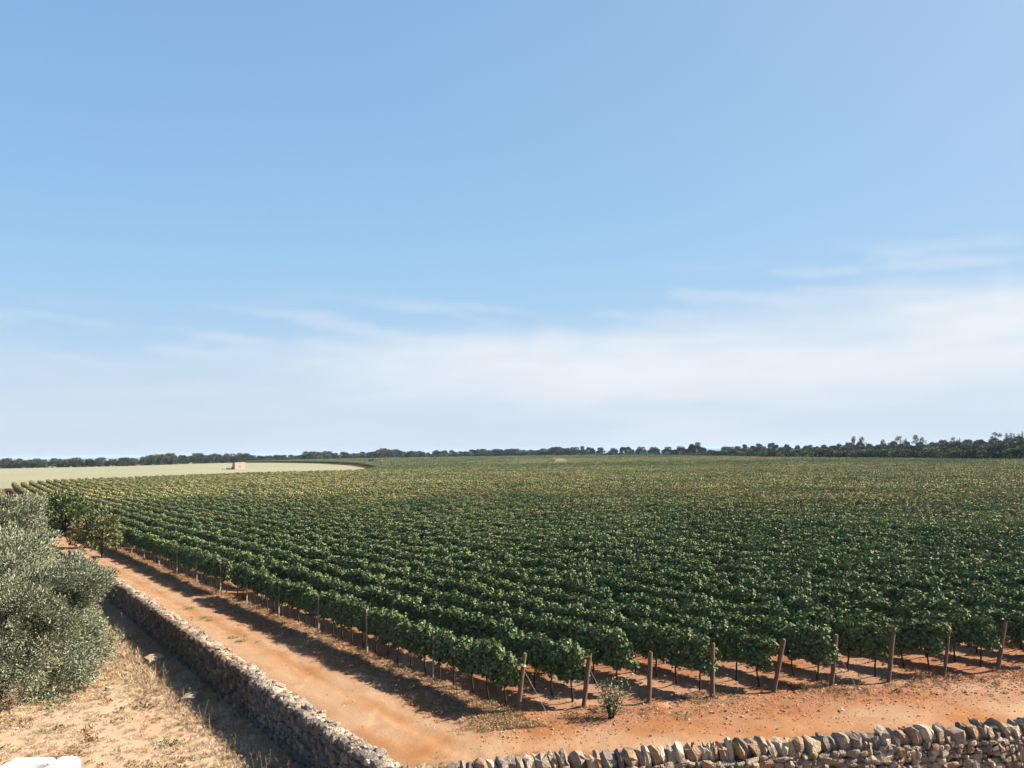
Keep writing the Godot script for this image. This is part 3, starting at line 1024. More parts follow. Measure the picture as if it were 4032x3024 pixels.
func leafy_tree(called: String, label: String, at: Vector3, rad: float, h: float, cols: Array, low: float, per := 30.0, leaf_len := 0.22) -> void:
	var t := thing(called, label, "tree" if called.ends_with("tree") else "bush", at)
	var tg := Geo.new()
	var bark := lin(0.076, 0.064, 0.051)
	limb(tg, Vector3(0, -0.1, 0), Vector3(0, h * 0.5, 0.0), 0.1, 0.05, bark)
	for k in 5: limb(tg, Vector3(0, h * 0.3, 0), Vector3(rnd(-1, 1) * rad * 0.7, h * rnd(0.5, 0.85), rnd(-1, 1) * rad * 0.7), 0.05, 0.015, bark)
	part("trunk", tg.mesh(M.bark), t)
	var clumps := []
	for k in int(24 * rad):
		var a := rnd(0, TAU)
		var y := rnd(0.0, 1.0)
		var ring := sqrt(rnd(0.1, 1.0)) * (0.55 + 0.45 * sin(PI * (0.15 + 0.75 * y)))
		clumps.append([Vector3(cos(a) * ring * rad, lerpf(low, h - 0.3, y), sin(a) * ring * rad), rnd(0.28, 0.55)])
	var cg := Geo.new()
	clump_leaves(cg, clumps, per, leaf_len, leaf_len * 0.6, cols, 0.2, Vector3(0, h * 0.5, 0))
	part("crown", cg.mesh(M.leaf), t)

func build_near_trees() -> void:
	var o := Vector3(-19.2, 0, -31.4)
	o.y = yard_y(o.x, o.z)
	olive("large silvery olive tree with low hanging branches, standing in the dry yard", o, 3.9, 5.65, 4.2, 190, 150.0, 0.125)
	o = Vector3(-31.5, 0, -51.0)
	o.y = yard_y(o.x, o.z)
	olive("paler olive tree standing behind the large olive tree", o, 3.4, 6.5, 3.4, 130, 85.0, 0.17)
	o = Vector3(-40.5, 0, -66.0)
	o.y = yard_y(o.x, o.z)
	olive("small olive tree farther along the wall", o, 2.6, 4.4, 2.6, 80, 60.0, 0.2)
	var green := [lin(0.095, 0.125, 0.052), lin(0.125, 0.15, 0.066), lin(0.07, 0.096, 0.042), lin(0.145, 0.16, 0.072)]
	var olive_green := [lin(0.125, 0.14, 0.062), lin(0.155, 0.155, 0.075), lin(0.085, 0.105, 0.046)]
	leafy_tree("fig_tree", "round dark green tree beside the dirt track, behind a brown bush", Vector3(-45.6, ground_y(-45.6, -86.0), -86.0), 2.2, 4.3, green, 0.5, 70.0, 0.26)
	leafy_tree("almond_tree", "small tree with a bare trunk leaning over the dirt track at the wall's end", Vector3(-32.7, ground_y(-32.7, -67.4), -67.4), 1.45, 3.6, olive_green, 1.0, 70.0, 0.2)
	leafy_tree("brown_bush", "withered brown bush between two small trees by the track", Vector3(-38.0, ground_y(-38.0, -75.0), -75.0), 1.2, 2.5, [lin(0.145, 0.098, 0.055), lin(0.111, 0.085, 0.043), lin(0.076, 0.072, 0.034)], 0.3, 26.0, 0.22)

var oaks := []
var crown_looks := {}

func oak_crown(sd: int, flat: float, cols: Array) -> ArrayMesh:
	# a crown for a tree one metre tall, scaled where it stands
	rng.seed = sd
	var clumps := []
	for k in 22:
		var a := rnd(0, TAU)
		var y := pow(rng.randf(), 0.8)
		var ring := (0.25 + 0.75 * sqrt(rng.randf())) * sqrt(maxf(0.05, 1.0 - pow(y * 1.05 - 0.3, 2.0) * 1.5)) * 0.42
		clumps.append([Vector3(cos(a) * ring, (0.10 + 0.74 * y) * flat, sin(a) * ring), rnd(0.11, 0.2)])
	var g := Geo.new()
	clump_leaves(g, clumps, 420.0, 0.06, 0.055, cols, 0.3, Vector3(0, 0.4, 0), 0.1)
	return g.mesh(M.leaf)

func tree_of(called: String, label: String, group: String, at: Vector3, wide: float, h: float, crown: Mesh, trunk: Mesh) -> void:
	if label.begins_with("*"):        # say how this one looks
		var k: int = crown_looks.get(crown, 0)
		var size := "very tall" if h > 10.0 else "tall" if h > 8.2 else "middling" if h > 6.4 else "low" if h > 5.0 else "very low"
		var shape := "broad" if wide > h * 1.45 else "round" if wide > h * 1.1 else "narrow"
		label = "%s %s %s %s" % [size, shape, ["dark", "grey-green", "fresh green"][k], label.substr(1)]
	var t := thing(called, label, "tree", at, group)
	t.transform = Transform3D(Basis(Vector3.UP, rnd(0, TAU)) * Basis.from_scale(Vector3(wide, h, wide)), at)
	part("crown", crown, t)
	part("trunk", trunk, t)

func build_far_trees() -> void:
	var dark := [lin(0.045, 0.055, 0.030), lin(0.059, 0.064, 0.034), lin(0.080, 0.083, 0.045), lin(0.034, 0.045, 0.025)]
	var grey := [lin(0.102, 0.108, 0.065), lin(0.076, 0.084, 0.048), lin(0.134, 0.128, 0.080)]
	var fresh := [lin(0.102, 0.142, 0.058), lin(0.130, 0.170, 0.069), lin(0.069, 0.102, 0.043)]
	var crowns := []
	for k in 9:
		crowns.append(oak_crown(500 + k, 1.0, dark if k < 5 else grey if k < 7 else fresh))
		crown_looks[crowns[k]] = 0 if k < 5 else 1 if k < 7 else 2
	var tg := Geo.new()
	rng.seed = 900
	tg.tube(PackedVector3Array([Vector3(0, -0.06, 0), Vector3(0.01, 0.15, 0), Vector3(0, 0.45, 0.02)]), PackedFloat32Array([0.045, 0.035, 0.015]), 6, lin(0.051, 0.043, 0.034))
	var trunk := tg.mesh(M.bark)
	# pines: flat tiers; cypress: a spindle
	var pines := []
	for k in 2:
		var clumps := []
		for q in 9:
			var y := 0.42 + 0.055 * q
			var ring := 0.34 * (1.1 - 0.6 * (y - 0.42) / 0.5)
			clumps.append([Vector3(rnd(-1, 1) * ring, y, rnd(-1, 1) * ring), rnd(0.09, 0.15)])
		clumps.append([Vector3(0.02, 0.9, 0), 0.1])
		var g := Geo.new()
		clump_leaves(g, clumps, 380.0, 0.05, 0.04, dark, 0.3, Vector3(0, 0.6, 0), 0.12)
		pines.append(g.mesh(M.leaf))
	var pt := Geo.new()
	pt.tube(PackedVector3Array([Vector3(0, -0.06, 0), Vector3(0.02, 0.4, 0), Vector3(0, 0.85, 0.02)]), PackedFloat32Array([0.03, 0.024, 0.01]), 6, lin(0.060, 0.047, 0.038))
	var pine_trunk := pt.mesh(M.bark)
	var cc := []
	for q in 9: cc.append([Vector3(rnd(-0.02, 0.02), 0.08 + 0.1 * q, rnd(-0.02, 0.02)), 0.10 * sin(PI * (0.25 + 0.07 * q)) + 0.015])
	var cg := Geo.new()
	clump_leaves(cg, cc, 420.0, 0.05, 0.03, dark, 0.9, Vector3(0, 0.4, 0), 0.05)
	var cypress := cg.mesh(M.leaf)

	# skyline of the tree line, left to middle: pixel column, pixel row of the tops
	var sky := [[-150, 1815], [0, 1811], [300, 1808], [480, 1805], [560, 1801], [650, 1790], [720, 1794], [800, 1786], [870, 1793], [960, 1786], [1030, 1797], [1100, 1790], [1170, 1794], [1215, 1775], [1290, 1782], [1380, 1784], [1440, 1782], [1500, 1771], [1545, 1767], [1585, 1778], [1625, 1774], [1690, 1782], [1740, 1775], [1810, 1776], [1900, 1772], [1985, 1767], [2060, 1773], [2130, 1768], [2190, 1764], [2240, 1763]]
	var u := -60.0
	while u < 2270.0:
		for layer in 2:
			var depth: float = pick(REACH, u) + 6.0 + layer * rnd(14.0, 30.0) + rnd(-3.0, 4.0)
			var uu := u + rnd(-9.0, 9.0)
			var top := at_depth(uu, pick(sky, uu) + (rnd(-3.0, 5.0) if layer else rnd(2.0, 14.0)), depth)
			var at := Vector3(top.x, ground_y(top.x, top.z), top.z)
			var h := clampf(top.y - at.y, 3.0, 13.0)
			var left := u < 1000.0
			tree_of("holm_oak", "*oak in the tree line behind the pale field" if left else "*oak in the tree line beyond the far vines", "oaks behind the pale field" if left else "oaks beyond the far vines", at, h * rnd(1.15, 1.9), h * 1.1, crowns[rng.randi() % (7 if rng.randf() < 0.85 else 9)], trunk)
		u += rnd(19.0, 25.0)
	# round trees standing apart, with the sea between them: column, top row, bottom row, width in pixels
	for e in [[2292, 1760, 1788, 22], [2312, 1763, 1789, 34], [2333, 1766, 1789, 22], [2363, 1765, 1788, 32], [2416, 1767, 1787, 36], [2455, 1763, 1788, 30], [2478, 1761, 1788, 32], [2524, 1762, 1786, 42], [2575, 1763, 1787, 46], [2628, 1762, 1787, 40], [2655, 1772, 1788, 30], [2680, 1761, 1788, 40], [2715, 1768, 1789, 34], [2745, 1746, 1789, 34], [2722, 1752, 1789, 26], [2762, 1763, 1790, 40]]:
		var depth := pick(REACH, e[0]) + rnd(5.0, 30.0)
		var a := at_depth(e[0], e[1], depth)
		var h: float = a.y - ground_y(a.x, a.z)
		tree_of("round_oak", "round dark tree standing apart before the strip of sea", "round trees before the sea", Vector3(a.x, ground_y(a.x, a.z), a.z), e[3] * depth / FOCAL * 1.15, h * 1.12, crowns[rng.randi() % 5], trunk)
	# low scrub joining them
	u = 2280.0
	while u < 2800.0:
		var a := at_depth(u, 1784.0, pick(REACH, u) + 3.0)
		tree_of("low_scrub", "*scrub bush between the round trees at the vineyard's end", "scrub along the vineyard's end", Vector3(a.x, ground_y(a.x, a.z), a.z), rnd(6.0, 11.0), rnd(2.6, 4.2), crowns[5 + rng.randi() % 4], trunk)
		u += rnd(18.0, 30.0)
	# the wood on the right: rows of trees going back up the rise
	var front := [[2760, 1790], [3000, 1797], [3300, 1800], [3800, 1803], [4150, 1806]]
	u = 2800.0
	while u < 4120.0:
		var v: float = pick(front, u)
		var p := at_depth(u, v, pick(REACH, u) + rnd(3.0, 9.0))
		var h := rnd(4.0, 6.6)
		tree_of("edge_oak", "*bushy tree at the front edge of the wood", "trees at the front of the wood", Vector3(p.x, ground_y(p.x, p.z), p.z), h * rnd(1.1, 1.6), h, crowns[[0, 1, 5, 6, 7, 8, 7, 8][rng.randi() % 8]], trunk)
		u += rnd(26.0, 44.0) * (0.6 + 0.4 * (u - 2800.0) / 1300.0)
	var tops := [[2700, 1768], [2850, 1757], [2950, 1750], [3100, 1752], [3300, 1746], [3600, 1742], [3800, 1734], [4032, 1722], [4150, 1718]]
	for layer in 5:
		u = 2780.0 + layer * 25.0
		while u < 4130.0:
			var d0 := pick(REACH, u)
			var depth := d0 + 24.0 + 60.0 * layer + rnd(-12.0, 22.0)
			var a := at_depth(u, pick(tops, u) + [26.0, 19.0, 12.0, 6.0, 0.0][layer] + rnd(-5.0, 6.0), depth)
			var gy := ground_y(a.x, a.z)
			var h := clampf(a.y - gy, 3.5, 11.0)
			tree_of("woodland_oak", "*oak inside the wood, behind its front trees", "oaks inside the wood", Vector3(a.x, gy, a.z), h * rnd(1.0, 1.5), h * 1.1, crowns[rng.randi() % 7 if rng.randf() < 0.9 else 8], trunk)
			u += rnd(36.0, 60.0)
	# taller trees that stand out above the wood: column, top row, depth, width in pixels, kind
	for e in [[3362, 1720, 500, 34, 0], [3398, 1722, 500, 34, 0], [3480, 1732, 560, 30, 0], [3545, 1718, 640, 40, 0], [3605, 1714, 640, 40, 0], [3632, 1722, 650, 26, 0], [3757, 1722, 700, 26, 0], [3918, 1703, 690, 44, 0], [3567, 1724, 645, 6, 1], [3778, 1722, 700, 6, 1], [3963, 1703, 690, 16, 1], [3980, 1703, 690, 14, 1], [3992, 1706, 690, 10, 1], [4024, 1696, 690, 9, 1], [4012, 1706, 690, 14, 1]]:
		var depth: float = e[2]
		var a := at_depth(e[0], e[1], depth)
		var gy := ground_y(a.x, a.z)
		var h: float = clampf(a.y - gy, 5.0, 16.0)
		var px: float = e[3] * depth / FOCAL
		if e[4] == 0:
			tree_of("pine_tree", "tall dark pine standing out above the wood", "pines above the wood", Vector3(a.x, a.y - h, a.z), px * 1.45, h * 1.02, pines[rng.randi() % 2], pine_trunk)
		else:
			tree_of("cypress_tree", "slim dark cypress rising above the wood", "cypresses above the wood", Vector3(a.x, a.y - h, a.z), px * 4.2, h * 1.02, cypress, pine_trunk)
	rng.seed = 4242


# ---------------------------------------------------------------- hut and tractors
func build_hut() -> void:
	var at := on_level(940.0, 1848.0)
	at.y = ground_y(at.x, at.z)
	var t := thing("stone_hut", "small roofless pale stone hut with one dark window in the pale field", "hut", at)
	t.rotation.y = deg_to_rad(33.0)
	var W := 5.6
	var D := 5.0
	var H := 3.7
	var g := Geo.new()
	# front wall round the window opening
	g.box(Vector3(-1.62, H / 2, D / 2), Vector3(2.36, H, 0.45), Color.WHITE, Basis(), 0.03)
	g.box(Vector3(1.47, H / 2, D / 2), Vector3(2.66, H, 0.45), Color.WHITE, Basis(), 0.03)
	g.box(Vector3(-0.15, 0.6, D / 2), Vector3(0.6, 1.2, 0.448), Color.WHITE, Basis(), 0.0)
	g.box(Vector3(-0.15, 2.8, D / 2), Vector3(0.6, 1.8, 0.448), Color.WHITE, Basis(), 0.0)
	part("wall", g.mesh(M.hut), t)
	g = Geo.new()
	g.box(Vector3(-W / 2 + 0.22, H * 0.49, -0.02), Vector3(0.45, H * 0.98, D - 0.45), Color.WHITE, Basis(), 0.03)
	part("wall", g.mesh(M.hut), t)
	g = Geo.new()
	g.box(Vector3(W / 2 - 0.22, H * 0.49, -0.02), Vector3(0.45, H * 0.98, D - 0.45), Color.WHITE, Basis(), 0.03)
	part("wall", g.mesh(M.hut), t)
	g = Geo.new()
	g.box(Vector3(0, H * 0.47, -D / 2), Vector3(W, H * 0.94, 0.45), Color.WHITE, Basis(), 0.03)
	part("wall", g.mesh(M.hut), t)
	g = Geo.new()
	g.box(Vector3(0, H - 0.35, 0), Vector3(W - 0.7, 0.25, D - 0.5), Color.WHITE, Basis(), 0.02)
	part("vault", g.mesh(M.hut), t)
	for k in 14:
		var o := part("top_stone", rocks[k % rocks.size()], t, M.hut)
		o.transform = Transform3D(Basis.from_euler(Vector3(0, rnd(0, 6), 0)) * Basis.from_scale(Vector3(rnd(0.3, 0.6), rnd(0.15, 0.3), 0.42)), Vector3(-W / 2 + 0.3 + 0.38 * k, H + 0.05, D / 2 + rnd(-0.03, 0.03)))
	var heap := thing("rubble_heap", "low heap of fallen stones and red earth beside the hut", "rubble", at + Vector3(-4.6, 0, 2.2))
	for k in 30:
		var o := part("fallen_stone", rocks[k % rocks.size()], heap, M.stones[[3, 3, 1, 4][k % 4]])
		var sz := rnd(0.35, 0.95)
		o.transform = Transform3D(Basis.from_euler(Vector3(rnd(0, 6), rnd(0, 6), 0)) * Basis.from_scale(Vector3(sz * 1.2, sz * 0.8, sz)), Vector3(rng.randfn() * 2.4, rnd(0.0, 0.45), rng.randfn() * 1.0))
	var b := thing("dark_bush", "dark bush growing against the hut's shaded wall", "bush", at + Vector3(-3.4, 0, -0.6))
	var cg := Geo.new()
	clump_leaves(cg, [[Vector3(0, 0.8, 0), 0.7], [Vector3(-0.4, 0.5, 0.3), 0.5], [Vector3(0.2, 1.5, 0), 0.5]], 20.0, 0.3, 0.25, [lin(0.043, 0.051, 0.025), lin(0.068, 0.072, 0.034)], 0.2, Vector3(0, 0.6, 0))
	part("foliage", cg.mesh(M.leaf), b)
	var sg := Geo.new()
	limb(sg, Vector3(0, -0.1, 0), Vector3(0, 1.2, 0), 0.06, 0.02, lin(0.068, 0.051, 0.043))
	part("stem", sg.mesh(M.bark), b)

func wheel(parent: Node3D, at: Vector3, rad: float, wide: float) -> void:
	var g := Geo.new()
	var x := Vector3(wide * 0.5, 0, 0)
	g.tube(PackedVector3Array([-x, -x * 0.98, x * 0.98, x]), PackedFloat32Array([rad * 0.6, rad, rad, rad * 0.6]), 18, lin(0.015, 0.014, 0.014), false)
	var o := part("wheel", g.mesh(M.dry), parent)
	o.position = at
	var r := Geo.new()
	r.tube(PackedVector3Array([-x * 0.8, -x * 0.9, x * 0.9, x * 0.8]), PackedFloat32Array([0.01, rad * 0.6, rad * 0.6, 0.01]), 14, lin(0.297, 0.255, 0.204), false)
	part("rim", r.mesh(M.paint), o)

func tractor(label: String, at: Vector3, turn: float, col: Color, roof: Color) -> Node3D:
	# front towards +z
	var t := thing("tractor", label, "tractor", at)
	t.basis = Basis(Vector3.UP, turn) * Basis.from_scale(Vector3.ONE * 1.4)
	var g := Geo.new()
	g.box(Vector3(0, 1.25, 0.95), Vector3(0.8, 0.75, 1.7), col, Basis(), 0.08)
	part("hood", g.mesh(M.paint), t)
	g = Geo.new()
	g.box(Vector3(0, 0.75, 0.4), Vector3(0.55, 0.45, 2.6), lin(0.043, 0.043, 0.043), Basis(), 0.04)
	part("chassis", g.mesh(M.paint), t)
	g = Geo.new()
	for s in [-1.0, 1.0]:
		g.box(Vector3(s * 0.72, 1.62, -0.55), Vector3(0.42, 0.12, 1.25), col, Basis(), 0.04)
	part("fenders", g.mesh(M.paint), t)
	g = Geo.new()
	g.box(Vector3(0, 2.62, -0.5), Vector3(1.35, 0.14, 1.5), roof, Basis(), 0.05)
	part("cab_roof", g.mesh(M.paint), t)
	for s in [-1.0, 1.0]:
		for z in [-1.1, 0.1]:
			g = Geo.new()
			g.box(Vector3(s * 0.58, 2.0, z), Vector3(0.08, 1.2, 0.08), lin(0.034, 0.034, 0.034), Basis(), 0.01)
			part("cab_post", g.mesh(M.paint), t)
	g = Geo.new()
	g.box(Vector3(0, 1.5, -0.75), Vector3(0.5, 0.6, 0.5), lin(0.034, 0.034, 0.038), Basis(), 0.06)
	part("driver_seat", g.mesh(M.dry), t)
	g = Geo.new()
	g.tube(PackedVector3Array([Vector3(0.3, 1.6, 1.2), Vector3(0.3, 2.5, 1.2)]), PackedFloat32Array([0.05, 0.05]), 8, lin(0.051, 0.051, 0.051))
	part("exhaust", g.mesh(M.paint), t)
	for s in [-1.0, 1.0]:
		wheel(t, Vector3(s * 0.75, 0.78, -0.6), 0.78, 0.42)
		wheel(t, Vector3(s * 0.68, 0.5, 1.45), 0.5, 0.3)
	return t

func build_tractors() -> void:
	var p := at_depth(1487.0, 1803.0, 620.0)
	p.y = ground_y(p.x, p.z)
	var along := PI / 2 + 0.25
	tractor("red tractor working among the far vines in front of the tree line", p, along, lin(0.357, 0.043, 0.034), lin(0.425, 0.187, 0.170))
	var b := p - Vector3(sin(along), 0, cos(along)) * 4.9
	var t := thing("tractor_trailer", "dark high-sided trailer hitched behind the red tractor", "trailer", Vector3(b.x, ground_y(b.x, b.z), b.z))
	t.basis = Basis(Vector3.UP, along) * Basis.from_scale(Vector3(1.2, 1.35, 1.2))
	for e in [[Vector3(0, 1.05, 0), Vector3(1.7, 0.1, 3.2), "bed"], [Vector3(-0.82, 1.75, 0), Vector3(0.06, 1.3, 3.2), "side_panel"], [Vector3(0.82, 1.75, 0), Vector3(0.06, 1.3, 3.2), "side_panel"], [Vector3(0, 1.75, -1.57), Vector3(1.56, 1.3, 0.06), "tailgate"], [Vector3(0, 1.75, 1.57), Vector3(1.56, 1.3, 0.06), "front_panel"], [Vector3(0, 0.8, 2.2), Vector3(0.12, 0.12, 1.4), "drawbar"]]:
		var g := Geo.new()
		g.box(e[0], e[1], lin(0.043, 0.047, 0.060), Basis(), 0.01)
		part(e[2], g.mesh(M.paint), t)
	for s in [-1.0, 1.0]: wheel(t, Vector3(s * 0.8, 0.5, -0.3), 0.5, 0.3)
	var c := at_depth(1500.0, 1810.0, 600.0)
	var bin := thing("harvest_bin", "small pale plastic harvest bin in front of the red tractor", "bin", Vector3(c.x, ground_y(c.x, c.z), c.z))
	for e in [[Vector3(0, 1.65, 0), Vector3(1.5, 0.06, 1.1), "base"], [Vector3(0, 2.2, 0.55), Vector3(1.5, 0.8, 0.06), "panel"], [Vector3(0, 2.2, -0.55), Vector3(1.5, 0.8, 0.06), "panel"], [Vector3(0.75, 2.2, 0), Vector3(0.06, 0.8, 1.04), "panel"], [Vector3(-0.75, 2.2, 0), Vector3(0.06, 0.8, 1.04), "panel"], [Vector3(0, 0.7, 0), Vector3(1.0, 1.42, 0.8), "stand"]]:
		var g := Geo.new()
		g.box(e[0], e[1], lin(0.425, 0.399, 0.281), Basis(), 0.01)
		part(e[2], g.mesh(M.paint), bin)
	p = at_depth(2172.0, 1806.0, 445.0)
	p.y = ground_y(p.x, p.z)
	tractor("faded pink-grey tractor raising dust among the vines", p, -PI / 2 - 0.35, lin(0.289, 0.170, 0.153), lin(0.510, 0.442, 0.391))
	var fog := FogVolume.new()
	fog.name = "dust_cloud"
	fog.shape = RenderingServer.FOG_VOLUME_SHAPE_ELLIPSOID
	fog.size = Vector3(8.0, 4.0, 5.0)
	fog.position = p + Vector3(4.6, 1.7, -1.0)
	var fm := FogMaterial.new()
	fm.albedo = Color(0.95, 0.88, 0.8)
	fm.density = 0.07
	fog.material = fm
	fog.set_meta("kind", "stuff"); fog.set_meta("label", "pale dust drifting behind the tractor")
	add_child(fog)


# ---------------------------------------------------------------- whitewashed cistern
func build_cistern() -> void:
	var at := on_level(182.0, 2981.0, 0.2)
	var base := yard_y(at.x, at.z)
	var t := thing("cistern_head", "whitewashed masonry cistern head with an open shaft, in the dry yard", "cistern", Vector3(at.x, base, at.z))
	t.rotation.y = deg_to_rad(-3.0)
	var H := 0.2 - base
	var add := func(called: String, c: Vector3, s: Vector3, m: Material, bevel: float) -> void:
		var g := Geo.new()
		g.box(c, s, Color.WHITE, Basis(), bevel)
		part(called, g.mesh(m), t)
	add.call("back_wall", Vector3(-0.30, H * 0.49, 0.1), Vector3(1.13, H * 0.98, 0.34), M.whitewash, 0.07)
	add.call("left_wall", Vector3(-0.66, H * 0.49, 0.72), Vector3(0.40, H * 0.98, 0.896), M.whitewash, 0.05)
	add.call("block", Vector3(0.60, H * 0.5, 0.5), Vector3(0.58, H, 1.34), M.whitewash, 0.11)
	add.call("shaft_floor", Vector3(-0.13, 0.06, 0.72), Vector3(0.65, 0.1, 0.896), M.whitewash, 0.0)
	add.call("front_wall", Vector3(-0.28, H * 0.3, 1.3), Vector3(1.16, H * 0.6, 0.24), M.whitewash, 0.05)
	var o := part("dark_slot", rocks[1], t, mat("slot shade", lin(0.085, 0.051, 0.047), 0.8, 0.3))  # dark solid added to stand for the shaded slot beside the block
	o.transform = Transform3D(Basis.from_scale(Vector3(0.11, H * 0.8, 0.2)), Vector3(0.26, H * 0.52, 0.35))


# ---------------------------------------------------------------- shrubs, weeds, clods
func build_small_plants() -> void:
	# the grey-green shrub on the headland
	var p := on_level(2405.0, 2830.0)
	p.y = ground_y(p.x, p.z)
	var t := thing("headland_shrub", "grey-green shrub growing alone in front of the end posts", "shrub", p)
	var sg := Geo.new()
	var lg := Geo.new()
	for k in 16:
		var tip := Vector3(rng.randfn() * 0.26, rnd(0.55, 1.12), rng.randfn() * 0.24)
		limb(sg, Vector3(rnd(-0.05, 0.05), -0.05, rnd(-0.05, 0.05)), tip, 0.014, 0.005, lin(0.085, 0.064, 0.047))
		for q in 44:
			var b := tip * pow(rnd(0.12, 1.0), 0.6) + ball() * 0.085
			if b.y < 0.12: continue
			lg.leaf(b, (ball() + Vector3(0, 0.3, 0)).normalized(), (ball() * 0.6 + Vector3.UP).normalized(), rnd(0.07, 0.12), rnd(0.035, 0.055), ([lin(0.136, 0.162, 0.102), lin(0.093, 0.119, 0.064), lin(0.178, 0.187, 0.119), lin(0.162, 0.123, 0.076)][rng.randi() % 4]) * rnd(0.8, 1.2))
	part("stems", sg.mesh(M.bark), t)
	part("foliage", lg.mesh(M.leaf), t)
	# prototypes
	var tufts := []
	for k in 4:
		var g := Geo.new()
		for q in 26:
			var a := rnd(0, TAU)
			var lean := rnd(0.2, 1.3)
			var d := Vector3(cos(a) * lean, 1.0, sin(a) * lean).normalized()
			g.leaf(Vector3(rng.randfn() * 0.05, -0.01, rng.randfn() * 0.05), d, Vector3(sin(a), 0.2, cos(a)).normalized(), rnd(0.08, 0.2), rnd(0.008, 0.014), Color(1, 1, 1) * rnd(0.7, 1.2))
		tufts.append(g.mesh(M.dry))
	var leafy := []
	for k in 3:
		var g := Geo.new()
		for q in 30:
			var d := Vector3(rng.randfn(), absf(rng.randfn()) * 0.6 + 0.1, rng.randfn()).normalized()
			g.leaf(Vector3(rng.randfn() * 0.1, rnd(0.0, 0.07), rng.randfn() * 0.1), d, (Vector3.UP + ball() * 0.5).normalized(), rnd(0.05, 0.1), rnd(0.03, 0.05), Color(1, 1, 1) * rnd(0.7, 1.2))
		leafy.append(g.mesh(M.dry))
	var stalks := []
	for k in 3:
		var g := Geo.new()
		for q in 4:
			var a := Vector3(rnd(-0.06, 0.06), 0, rnd(-0.06, 0.06))
			var b := a + Vector3(rnd(-0.25, 0.25), rnd(0.4, 0.95), rnd(-0.25, 0.25))
			g.tube(PackedVector3Array([a, a.lerp(b, 0.5) + ball() * 0.02, b]), PackedFloat32Array([0.008, 0.006, 0.004]), 4, lin(0.281, 0.212, 0.136))
			for w in 7: g.leaf(a.lerp(b, rnd(0.3, 1.0)), ball().normalized(), ball().normalized(), rnd(0.04, 0.08), rnd(0.02, 0.03), lin(0.255, 0.204, 0.119) * rnd(0.6, 1.2))
		stalks.append(g.mesh(M.dry))
	var put := func(bag: Array, tint: Array, k: int, x: float, y: float, z: float, s: float, c: Color) -> void:
		bag[k].append(Transform3D(Basis(Vector3.UP, rnd(0, TAU)) * Basis.from_scale(Vector3(s, s * rnd(0.7, 1.2), s)), Vector3(x, y, z)))
		tint[k].append(c)
	var fresh := func(n: int) -> Array:
		var a := []
		for k in n: a.append([])
		return a
	var straw := [lin(0.44, 0.335, 0.23), lin(0.38, 0.28, 0.185), lin(0.50, 0.41, 0.30), lin(0.36, 0.24, 0.15)]
	# yard: straw tufts everywhere, thicker along the wall and to the back
	var bag: Array = fresh.call(4)
	var col := [PackedColorArray(), PackedColorArray(), PackedColorArray(), PackedColorArray()]
	var lb: Array = fresh.call(3)
	var lc := [PackedColorArray(), PackedColorArray(), PackedColorArray()]
	var d := (LEFT_END - CORNER).normalized()
	var side := Vector2(-d.y, d.x)
	if side.x > 0.0: side = -side
	for k in 26000:
		var z := -rnd(20.0, 52.0)
		var x := rnd(-0.66, -0.1) * -z
		var off := (Vector2(x, z) - CORNER).dot(side)
		if off < 0.5: continue
		var thick := 0.32 + 0.5 * sm(-27.0, -36.0, z) + 0.55 * sm(3.2, 1.5, off) + 0.5 * noise_b.get_noise_2d(x * 6.0, z * 6.0)
		if rng.randf() > thick: continue
		put.call(bag, col, k % 4, x, yard_y(x, z), z, rnd(0.5, 1.2) * (0.75 + 0.5 * sm(-27.0, -36.0, z) + 0.35 * sm(3.0, 1.5, off)), straw[rng.randi() % 4] * rnd(0.8, 1.1))
	for k in 520:      # withered and green ground leaves in flat patches
		var z := -rnd(20.0, 40.0)
		var x := rnd(-0.66, -0.15) * -z
		if (Vector2(x, z) - CORNER).dot(side) < 0.6: continue
		var c := lin(0.15, 0.17, 0.085) if rng.randf() < 0.16 else lin(0.20, 0.115, 0.06) if rng.randf() < 0.7 else lin(0.26, 0.20, 0.11)
		put.call(lb, lc, k % 3, x, yard_y(x, z), z, rnd(0.7, 1.7), c * rnd(0.8, 1.2))
	var grass := Node3D.new()
	grass.name = "dry_grass"
	grass.set_meta("kind", "stuff"); grass.set_meta("label", "short straw-coloured grass covering the yard")
	add_child(grass)
	for k in 4: scatter("tufts", tufts[k], bag[k], col[k], grass)
	for k in 3: scatter("ground_leaves", leafy[k], lb[k], lc[k], grass)
	# tall dry weeds along the foot of the long wall
	var wb: Array = fresh.call(3)
	var wc := [PackedColorArray(), PackedColorArray(), PackedColorArray()]
	for k in 70:
		var s := rnd(2.0, 34.0)
		var o := rnd(0.6, 2.0)
		var q := CORNER + d * s + side * o
		if in_view(q.x, q.y): put.call(wb, wc, k % 3, q.x, yard_y(q.x, q.y), q.y, rnd(0.4, 0.85), Color(1, 1, 1) * rnd(0.6, 1.0))
	var weeds := Node3D.new()
	weeds.name = "dry_weeds"
	weeds.set_meta("kind", "stuff"); weeds.set_meta("label", "tall dry weeds along the foot of the shaded wall")
	add_child(weeds)
	for k in 3: scatter("stalks", stalks[k], wb[k], wc[k], weeds)
	# verge: rough dry weeds along the outer row, by the corner and on the headland
	bag = fresh.call(4); col = [PackedColorArray(), PackedColorArray(), PackedColorArray(), PackedColorArray()]
	lb = fresh.call(3); lc = [PackedColorArray(), PackedColorArray(), PackedColorArray()]
